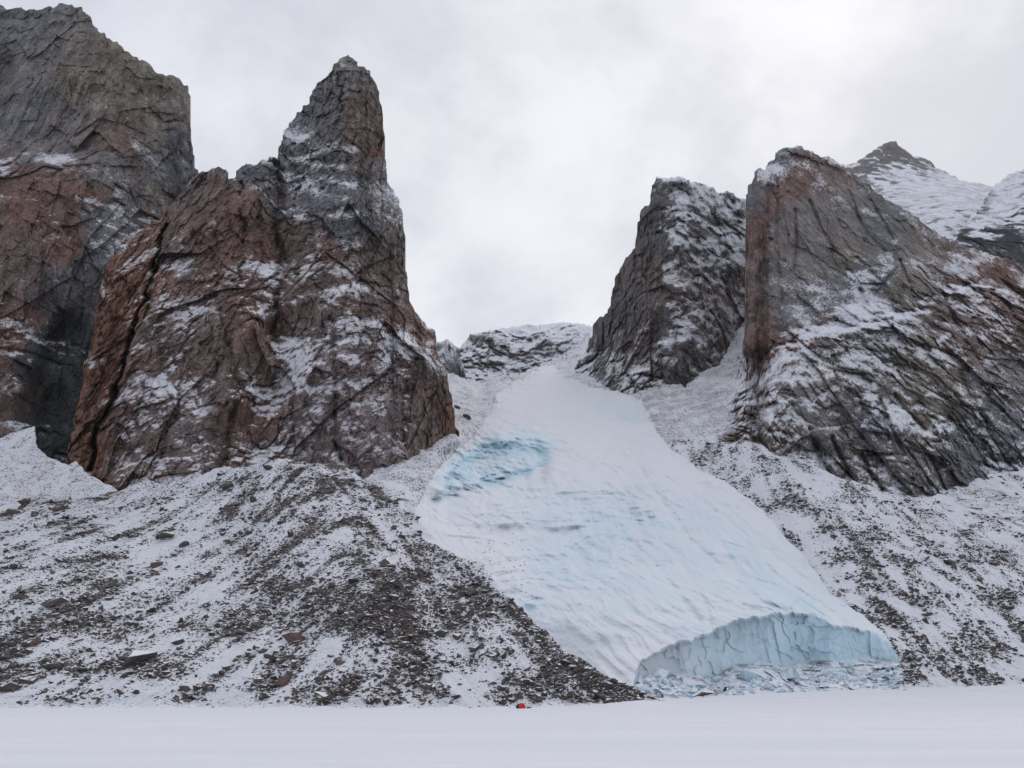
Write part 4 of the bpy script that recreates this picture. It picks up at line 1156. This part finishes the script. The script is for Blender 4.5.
# finest countless rubble
low_region = sstep(720, 640, mor.V) * .5 + .5
k, r = scatter(mor, 15000, mor.deb, .42, 2.1, 2.3, inframe(mor) * (mor.V < 704))
o = stone_heap('moraine_rubble', [(mor.X[i].astype(np.float32), x) for i, x in zip(k, r)], M_STONE, (.115, .098, .092))
props(o, 'countless small dark stones littering the snowy moraine slope', 'rubble', kind='stuff')
k, r = scatter(rs, 6500, rs.deb, .55, 2.3, 2.3, inframe(rs) * (rs.V > 440) * (rs.V < 688) * (1 - sstep(-4, 4, rs.V - np.interp(rs.U, np.array(GL_TOP)[:, 0], np.array(GL_TOP)[:, 1], right=9999))))
o = stone_heap('scree_rubble', [(rs.X[i].astype(np.float32), x) for i, x in zip(k, r)], M_STONE, (.10, .088, .085))
props(o, 'countless small stones on the snow slope under the brown massif', 'rubble', kind='stuff')

# ---- individual boulders
BOULDERS = [hull(int(rng.integers(9, 14)), 700 + k, .55 + .3 * rng.random(), 1, .07) for k in range(10)]
BMESH = []
for k, (v, f) in enumerate(BOULDERS):
    ob = mesh_from('boulder', v, f, M_STONE, {'tint': np.zeros(len(v))}, False)
    BMESH.append(ob.data)
    COL.objects.unlink(ob)
    bpy.data.objects.remove(ob)
C_GREY, C_DARK, C_BROWN, C_RED = (.125, .118, .112), (.075, .070, .070), (.120, .098, .086), (.140, .095, .080)
BG = 'boulders lying on the moraine and scree'


def boulder(sh, u, v, w, h, color, label, tilt=0.0, long=None, snow=True):
    """u, v: where its middle is seen; w, h: its seen size"""
    i = sh.at(u, v)
    P = sh.X[i]
    px = axis_depth(P[1], (P[2] - CAMZ) / P[1]) / F
    o = bpy.data.objects.new('boulder', BMESH[int(rng.integers(len(BMESH)))])
    sx, sz = w * px / 1.75, h * px / 1.15
    o.scale = (sx, min(sx, sz * 1.5), sz)
    flip = int(rng.integers(2))
    o.rotation_euler = (rng.normal() * .12, math.radians(tilt if flip else -tilt), flip * math.pi + rng.normal() * .25)
    o.location = (P[0], P[1] - .15 * sx, P[2] + sz * .12)
    o.color = (*color, 1)
    COL.objects.link(o)
    props(o, label, 'boulder', BG)
    return o


NAMED = [
    (mor, 132, 663, 50, 17, C_GREY, 'biggest long grey slab boulder, low on the moraine above the frozen shore', 22),
    (mor, 292, 640, 22, 16, C_RED, 'big rounded red boulder in the middle of the moraine, left of the bare earth strip', 0),
    (mor, 54, 604, 26, 8, C_BROWN, 'flat brown slab boulder in the rubble field under the upper moraine snow', 4),
    (mor, 52, 667, 22, 8, C_BROWN, 'flat brown boulder just left of and below the longest slab', 8),
    (mor, 28, 682, 26, 9, C_RED, 'reddish brown slab boulder near the shore, lower left moraine corner', 10),
    (mor, 10, 690, 24, 8, C_DARK, 'dark low boulder at the very foot of the moraine, left photo edge', -5),
    (mor, 8, 646, 18, 8, C_DARK, 'dark boulder cut by the left photo edge above the brown slabs', 5),
    (mor, 4, 658, 14, 10, C_BROWN, 'brown boulder below the dark one at the left photo edge', 0),
    (mor, 156, 566, 14, 8, C_RED, 'lone red and dark boulder on clean snow in the middle left moraine', 28),
    (mor, 13, 513, 14, 9, C_RED, 'red brown boulder on the moraine crest, lower end of the snow cone', 5),
    (mor, 25, 504, 14, 9, C_RED, 'rusty boulder right above the red brown one on the moraine crest', 25),
    (mor, 60, 510, 16, 9, C_BROWN, 'brown boulder under the moraine crest in front of the snow cone', -8),
    (mor, 16, 568, 14, 7, C_DARK, 'dark boulder on the snow slope under the crest, near the left photo edge', 8),
    (mor, 165, 537, 20, 7, C_BROWN, 'flat brown boulder pile stone on the upper middle moraine snow', 12),
    (mor, 185, 546, 9, 7, C_DARK, 'dark rounded boulder just right of the flat brown upper moraine stone', 0),
    (mor, 226, 489, 14, 9, C_BROWN, 'brown boulder near the moraine top beneath the red buttress', 10),
    (mor, 253, 501, 9, 7, C_DARK, 'dark boulder left of the moraine summit, below its snowy rim', 0),
    (mor, 268, 469, 12, 6, C_DARK, 'dark boulder just under the rounded moraine summit', 0),
    (mor, 249, 534, 8, 7, C_DARK, 'dark round boulder on the mid moraine below the summit', 0),
    (mor, 291, 536, 9, 8, C_DARK, 'dark boulder on the moraine right below the summit streaks', 0),
    (mor, 256, 627, 15, 8, C_GREY, 'grey boulder on the moraine, up left from the big red boulder', 12),
    (mor, 211, 635, 9, 7, C_DARK, 'small dark boulder left of the grey one, beside the snow streak', 0),
    (mor, 178, 643, 14, 8, C_DARK, 'dark boulder right of the longest slab on the lower moraine', 4),
    (mor, 184, 690, 11, 10, C_BROWN, 'dark brown boulder low on the moraine above the shore snow', 0),
    (mor, 210, 687, 9, 8, C_RED, 'reddish boulder right of the dark brown one above the shore', 0),
    (mor, 223, 675, 11, 7, C_DARK, 'flat dark boulder above the reddish shore boulder', 5),
    (mor, 258, 682, 11, 9, C_BROWN, 'brown boulder near the shore below the big red boulder', 0),
    (mor, 284, 684, 18, 9, C_RED, 'long reddish boulder by the shore below the big red one', 20),
    (mor, 322, 698, 22, 7, C_BROWN, 'long brown stone slab at the shore edge, tilted down right', -25),
    (mor, 370, 703, 7, 6, C_DARK, 'dark boulder half sunk in shore ice, first of the close pair', 0),
    (mor, 386, 703, 9, 7, C_DARK, 'dark boulder half sunk in shore ice, second of the close pair', 0),
    (mor, 353, 582, 14, 7, C_DARK, 'dark boulder on the upper end of the bare earth strip', 10),
    (mor, 396, 585, 14, 7, C_DARK, 'flat dark boulder right of the bare earth strip top', 0),
    (mor, 384, 565, 14, 7, C_BROWN, 'brown boulder above the bare earth strip on the moraine spur', -5),
    (mor, 456, 638, 14, 8, C_RED, 'reddish boulder on the right moraine flank, mid height', 0),
    (mor, 425, 688, 13, 6, C_RED, 'flat red boulder low on the right moraine flank', -5),
    (mor, 475, 650, 12, 7, C_BROWN, 'brown boulder right of and below the reddish flank boulder', -20),
    (mor, 502, 688, 14, 6, C_BROWN, 'flat snow topped boulder above the red tent', -6),
    (mor, 520, 696, 13, 6, C_BROWN, 'snow capped boulder right above the red tent', -12),
    (mor, 545, 695, 9, 6, C_DARK, 'dark boulder up right from the red tent', 0),
    (mor, 538, 690, 9, 6, C_DARK, 'dark boulder behind the one up right from the tent', 20),
    (mor, 502, 704, 12, 5, C_DARK, 'long dark boulder at the ice edge left of the red tent', -4),
    (mor, 557, 647, 8, 6, C_DARK, 'dark boulder on the right moraine crest against the glacier snow', 0),
    (mor, 636, 698, 8, 6, C_DARK, 'dark boulder at the right end of the moraine', 0),
    (rs, 948, 564, 11, 7, C_DARK, 'big black boulder on the open snow of the right slope', 0),
    (rs, 955, 568, 8, 8, C_GREY, 'grey boulder touching the big black one on the right slope', 0),
    (rs, 969, 571, 9, 9, C_RED, 'reddish boulder right of the big black one on the right slope', 0),
    (rs, 926, 622, 11, 7, C_DARK, 'dark boulder in the middle of the lower right scree', -10),
    (rs, 924, 615, 11, 6, C_GREY, 'grey boulder leaning on the dark one in the lower right scree', 0),
    (rs, 893, 614, 10, 7, C_DARK, 'dark boulder up from the right end of the ice cliff', 0),
    (rs, 910, 604, 9, 7, C_BROWN, 'brown boulder above the right end of the ice cliff', 0),
    (rs, 1008, 610, 12, 8, C_DARK, 'dark boulder near the right photo edge in a row of stones', -15),
    (rs, 990, 598, 9, 7, C_DARK, 'second dark boulder of the row near the right photo edge', 0),
    (rs, 983, 589, 9, 7, C_RED, 'upper reddish boulder of the row near the right photo edge', 0),
    (rs, 918, 665, 14, 4, C_DARK, 'long dark boulder ledge low on the right scree beside the ice rubble', 6),
    (rs, 957, 653, 11, 8, C_BROWN, 'brown boulder low on the right scree above the shore', 15),
    (rs, 957, 668, 9, 6, C_DARK, 'dark boulder low on the right scree near the shore snow', 0),
    (rs, 993, 655, 9, 8, C_RED, 'reddish dark boulder low on the right scree close to shore', 0),
    (tal, 466, 418, 8, 5, C_DARK, 'dark boulder on the snow between red buttress and glacier', -10),
    (tal, 457, 408, 8, 5, C_DARK, 'dark boulder right beside the red buttress wall on snow', -20),
]
for sh, a, b, w, h, c, lab, tilt in NAMED:
    boulder(sh, a, b, w, h, c, lab, tilt)
taken = np.array([(x[1], x[2]) for x in NAMED], float)
TYPES = [(C_DARK, 'dark'), (C_GREY, 'grey'), (C_BROWN, 'brown'), (C_RED, 'reddish')]


def crowd(sh, n, zones, lo, hi, reg):
    k, r = scatter(sh, n * 2, sh.deb, lo, hi, 2.4, reg)
    got = 0
    for i, x in zip(k, r):
        uu_, vv_ = sh.U[i], sh.V[i]
        if got >= n or np.hypot(taken[:, 0] - uu_, (taken[:, 1] - vv_) * 1.5).min() < 12:
            continue
        P = sh.X[i]
        c, nm = TYPES[int(rng.choice(4, p=[.42, .18, .26, .14]))]
        px = axis_depth(P[1], (P[2] - CAMZ) / P[1]) / F
        zone = [z for z in zones if z[0](uu_, vv_)][0][1]
        boulder(sh, uu_, vv_, 2.0 * x / px * 1.25, 1.25 * x / px, c, f'small {nm} boulder {zone}', rng.normal() * 10)
        got += 1


crowd(mor, 175, [(lambda a, b: b > 672, 'among many at the foot of the left moraine, near the shore'),
                 (lambda a, b: a > 395, 'among many on the right flank of the left moraine'),
                 (lambda a, b: a > 215 and b > 560, 'among many in the middle of the left moraine'),
                 (lambda a, b: b > 560, 'among many in the rubble of the lower left moraine'),
                 (lambda a, b: True, 'among many below the crest of the left moraine')], 1.25, 2.4, inframe(mor) * (mor.V < 702))
crowd(rs, 60, [(lambda a, b: b > 620, 'among many low on the scree right of the ice cliff'), (lambda a, b: a > 880, 'among many on the snow slope under the brown massif'), (lambda a, b: True, 'among many along the right glacier edge')], 1.4, 2.5,
      inframe(rs) * (rs.V > 470) * (rs.V < 684) * (rs.V < np.interp(rs.U, np.array(GL_TOP)[:, 0], np.array(GL_TOP)[:, 1], right=9999) - 3))

# ---- broken ice under the ice cliff
ap = apron * ((gl.V < 697) & (gl.U > 640))
k, r = scatter(gl, 900, ap, .7, 2.6, 2.0, (ap > .5).astype(float))
o = stone_heap('ice_debris', [(gl.X[i].astype(np.float32), x) for i, x in zip(k, r)], M_ICE, (1, 1, 1), sink=.3)
props(o, 'jumble of broken ice lumps fallen below the blue ice cliff', 'ice rubble', kind='stuff')
IB = 'fallen ice blocks under the ice cliff'
for (a, b, w, h, lab) in ((752, 675, 36, 17, 'largest pale blue fallen ice block under the ice cliff'), (732, 680, 16, 12, 'smaller ice block leaning left of the largest fallen one'), (690, 683, 40, 14, 'wide snow covered ice block above the dark stone at the snout'), (790, 678, 18, 9, 'flat ice block right of the largest fallen one'), (660, 676, 26, 12, 'snow covered ice lump at the left end of the ice cliff'), (840, 676, 14, 8, 'small ice block below the right half of the ice cliff')):
    i = gl.at(a, b)
    P = gl.X[i]
    px = axis_depth(P[1], (P[2] - CAMZ) / P[1]) / F
    ob = bpy.data.objects.new('ice_block', BMESH[int(rng.integers(len(BMESH)))].copy())
    ob.data.materials.clear()
    ob.data.materials.append(M_ICE)
    ob.scale = (w * px / 1.9, w * px / 2.4, h * px / 1.5)
    ob.rotation_euler = (rng.normal() * .15, rng.normal() * .15, rng.normal() * .5)
    ob.location = (P[0], P[1] - 1, P[2])
    COL.objects.link(ob)
    props(ob, lab, 'ice block', IB)
ob = boulder(gl, 698, 695, 34, 7, C_BROWN, 'dark brown stone slab under the ice at the left snout', 9)
ob.data = BMESH[2]
boulder(gl, 722, 690, 12, 6, C_BROWN, 'small brown stone beside the slab at the glacier snout', 0)

# ---- lumps of broken shore ice and snow along the tide crack
n_l = 420
uu_ = rng.uniform(0, 660, n_l)
uu_ = uu_[np.abs(uu_ - 521) > 9]
tyl = np.interp(uu_, _t[:, 0], _t[:, 2]) - np.abs(rng.normal(0, 3.0, len(uu_))) + .5
pl, _q = pq(uu_, np.full(len(uu_), 706.0))
zl = ice_height(pl * tyl, tyl)
o = stone_heap('shore_ice', [(np.array([a * b, b, c], np.float32), .22 + .75 * rng.random() ** 2.5) for a, b, c in zip(pl, tyl, zl)], M_ICE, (1, 1, 1), sink=.35)
props(o, 'small lumps of broken ice and snow along the shore under the left moraine', 'shore ice', kind='stuff')

# ================================================================== TENT
p, q = pq(521.5, 707)
TY = 293.0
tx, tz = float(p * TY), float(ice_height(np.array([p * TY]), np.array([TY]))[0])
M_RED = plain_material('red_tent_fabric', (0.55, 0.035, 0.045))
M_BLACK = plain_material('dark_tent_fabric', (0.02, 0.02, 0.028))
tent = bpy.data.objects.new('tent', None)
tent.location = (tx, TY, tz - .05)
COL.objects.link(tent)
props(tent, 'tiny red dome tent pitched on the ice at the moraine foot', 'tent')


def local_mesh(name, bm, mat, parent, smooth=True):
    me = bpy.data.meshes.new(name)
    bm.to_mesh(me)
    bm.free()
    me.materials.append(mat)
    for pl in me.polygons:
        pl.use_smooth = smooth
    ob = bpy.data.objects.new(name, me)
    ob.parent = parent
    COL.objects.link(ob)
    return ob


def dome(rx, ry, h, seg=32, rings=12, a0=0.0, a1=2 * math.pi, sag=.05):
    bm = bmesh.new()
    rows = []
    full = abs(a1 - a0 - 2 * math.pi) < 1e-6
    n = seg if full else seg + 1
    for j in range(rings):
        t = j / rings * math.pi / 2
        row = []
        for i in range(n):
            a = a0 + (a1 - a0) * i / seg
            s = 1 - sag * abs(math.sin(2 * a)) * math.sin(2 * t)
            row.append(bm.verts.new((rx * math.cos(a) * math.cos(t) ** .8 * s, ry * math.sin(a) * math.cos(t) ** .8 * s, h * math.sin(t))))
        rows.append(row)
    top = bm.verts.new((0, 0, h))
    for j in range(rings - 1):
        for i in range(n if full else n - 1):
            bm.faces.new((rows[j][i], rows[j][(i + 1) % n], rows[j + 1][(i + 1) % n], rows[j + 1][i]))
    for i in range(n if full else n - 1):
        bm.faces.new((rows[-1][i], rows[-1][(i + 1) % n], top))
    return bm


body = local_mesh('canopy', dome(1.45, 1.3, 1.75), M_RED, tent)
# dark entrance porch on the left end: a half tunnel with an end wall
bm = bmesh.new()
prev = None
for j in range(5):
    x = -1.0 - .22 * j
    sc = 1.0 - .12 * j
    row = [bm.verts.new((x, .95 * sc * math.cos(a), 1.75 * sc * math.sin(a))) for a in np.linspace(0, math.pi, 13)]
    if prev:
        for i in range(12):
            bm.faces.new((prev[i], prev[i + 1], row[i + 1], row[i]))
    prev = row
bm.faces.new(prev)
porch = local_mesh('porch', bm, M_BLACK, tent)
# poles over the canopy
for k, ang in enumerate((math.pi / 4, -math.pi / 4)):
    bm = bmesh.new()
    pts = []
    for t in np.linspace(0, math.pi, 19):
        c = math.copysign(abs(math.cos(t)) ** .8, math.cos(t))
        s_ = 1 - .05 * abs(math.sin(2 * ang)) * abs(math.sin(2 * t))
        pts.append((1.47 * math.cos(ang) * c * s_, 1.32 * math.sin(ang) * c * s_, 1.78 * math.sin(t)))
    rings_ = []
    for x in pts:
        rings_.append([bm.verts.new((x[0] + .03 * math.cos(a), x[1] + .03 * math.cos(a), x[2] + .03 * math.sin(a))) for a in np.linspace(0, 2 * math.pi, 7)[:-1]])
    for A_, B_ in zip(rings_[:-1], rings_[1:]):
        for i in range(6):
            bm.faces.new((A_[i], A_[(i + 1) % 6], B_[(i + 1) % 6], B_[i]))
    local_mesh('tent_pole', bm, M_BLACK, tent)
# the low dark bundle lying right of the tent
sled = bpy.data.objects.new('sledge', None)
sled.location = (tx + 2.6, TY - .3, tz)
COL.objects.link(sled)
props(sled, 'low dark loaded sledge lying on the snow right of the red tent', 'sledge')
bm = bmesh.new()
prof = []
for j in range(9):
    x = -.95 + j * .24
    up = .28 * max(0, (j - 6) / 2) ** 2
    prof.append([bm.verts.new((x, y_, up + z_)) for (y_, z_) in ((-.32, .22), (-.28, .03), (0, .0), (.28, .03), (.32, .22), (.29, .22), (0, .05), (-.29, .22))])
for A_, B_ in zip(prof[:-1], prof[1:]):
    for i in range(8):
        bm.faces.new((A_[i], A_[(i + 1) % 8], B_[(i + 1) % 8], B_[i]))
bm.faces.new(prof[0])
bm.faces.new(prof[-1][::-1])
local_mesh('hull', bm, M_BLACK, sled)
bg = dome(.75, .3, .38, 20, 8)
ld = local_mesh('load', bg, plain_material('dark_canvas', (0.03, 0.028, 0.03)), sled)
ld.location = (-.1, 0, .16)

# ================================================================== HAZE
hv = np.array([(x, y, z) for x in (-3000, 3000) for y in (-700, 4200) for z in (-3.5, 2900)], float)
hf = np.array([(0, 1, 3, 2), (4, 6, 7, 5), (0, 4, 5, 1), (2, 3, 7, 6), (0, 2, 6, 4), (1, 5, 7, 3)])
m_haze, nt = nodes_of('thin_mountain_air')
gh = NT(nt)
pv = gh.n('ShaderNodeVolumePrincipled')
pv.inputs['Color'].default_value = (0.92, 0.93, 0.97, 1)
pv.inputs['Density'].default_value = 0.000015
m_haze.cycles.homogeneous_volume = True
pv.inputs['Anisotropy'].default_value = 0.2
gh.link(pv.outputs[0], gh.n('ShaderNodeOutputMaterial').inputs['Volume'])
hz = mesh_from('haze', hv, hf, m_haze, None, False)
props(hz, 'thin pale haze that fades the farthest peaks', 'haze', kind='stuff')

# ================================================================== SKY AND LIGHT
world = bpy.data.worlds.new('World')
scene.world = world
world.use_nodes = True
wt = world.node_tree
for n in list(wt.nodes):
    wt.nodes.remove(n)
g = NT(wt)
SUN_EL, SUN_AZ = math.radians(42), math.radians(28)      # azimuth right of the viewing direction
sky = g.n('ShaderNodeTexSky', sky_type='NISHITA', sun_disc=False)
sky.sun_elevation = SUN_EL
sky.sun_rotation = SUN_AZ
sky.altitude = 0
dirv = g.n('ShaderNodeTexCoord').outputs['Generated']
sep = g.n('ShaderNodeSeparateXYZ')
g.link(dirv, sep.inputs[0])
zc = g.math('ADD', g.math('MAXIMUM', sep.outputs[2], 0.0), 0.35)
comb = g.n('ShaderNodeCombineXYZ')
g.link(g.math('DIVIDE', sep.outputs[0], zc), comb.inputs[0])
g.link(g.math('DIVIDE', sep.outputs[1], zc), comb.inputs[1])
cl = comb.outputs[0]
c1 = g.noise(cl, 1.6, 6, 0.55, 0.3)
c2 = g.noise(cl, 5.0, 5, 0.6, 0.2)
cc = g.math('ADD', g.math('MULTIPLY', c1, 0.75), g.math('MULTIPLY', c2, 0.25))
cloudf = g.ss(cc, 0.40, 0.60)
# brighter where the hidden sun stands
dotn = g.n('ShaderNodeVectorMath', operation='DOT_PRODUCT')
g.link(dirv, dotn.inputs[0])
dotn.inputs[1].default_value = (math.sin(SUN_AZ) * math.cos(SUN_EL), math.cos(SUN_AZ) * math.cos(SUN_EL), math.sin(SUN_EL))
glow = g.ss(dotn.outputs['Value'], 0.35, 0.98)
lo = g.mix(glow, (4.25, 4.45, 5.25, 1), (5.4, 5.5, 6.0, 1))
hi = g.mix(glow, (5.95, 6.1, 6.95, 1), (7.4, 7.45, 7.8, 1))
cloud = g.mix(cloudf, lo, hi)
skymix = g.mix(0.94, sky.outputs[0], cloud)
bgn = g.n('ShaderNodeBackground')
g.link(skymix, bgn.inputs[0])
bgn.inputs[1].default_value = 0.128
wo = g.n('ShaderNodeOutputWorld')
g.link(bgn.outputs[0], wo.inputs[0])

sl = bpy.data.lights.new('sun', 'SUN')
sl.energy = 0.9
sl.angle = math.radians(25)
sl.color = (1.0, 0.98, 0.95)
so = bpy.data.objects.new('sun', sl)
COL.objects.link(so)
from mathutils import Vector
d = Vector((math.sin(SUN_AZ) * math.cos(SUN_EL), math.cos(SUN_AZ) * math.cos(SUN_EL), math.sin(SUN_EL)))
so.rotation_euler = d.to_track_quat('Z', 'Y').to_euler()
so.location = d * 3000

# ================================================================== CAMERA
cam = bpy.data.cameras.new('camera')
cam.sensor_width = 36.0
cam.lens = F / W * 36.0
cam.clip_start = 0.5
cam.clip_end = 60000
co = bpy.data.objects.new('camera', cam)
co.location = (0, 0, CAMZ)
co.rotation_euler = (math.pi / 2 + PITCH, 0, 0)
COL.objects.link(co)
scene.camera = co

scene.view_settings.view_transform = 'Standard'
scene.view_settings.look = 'None'
scene.view_settings.exposure = 0.0
scene.view_settings.gamma = 1.0
scene.view_settings.use_curve_mapping = False
scene.cycles.max_bounces = 4
scene.cycles.diffuse_bounces = 2
scene.cycles.volume_bounces = 0
scene.cycles.use_denoising = True
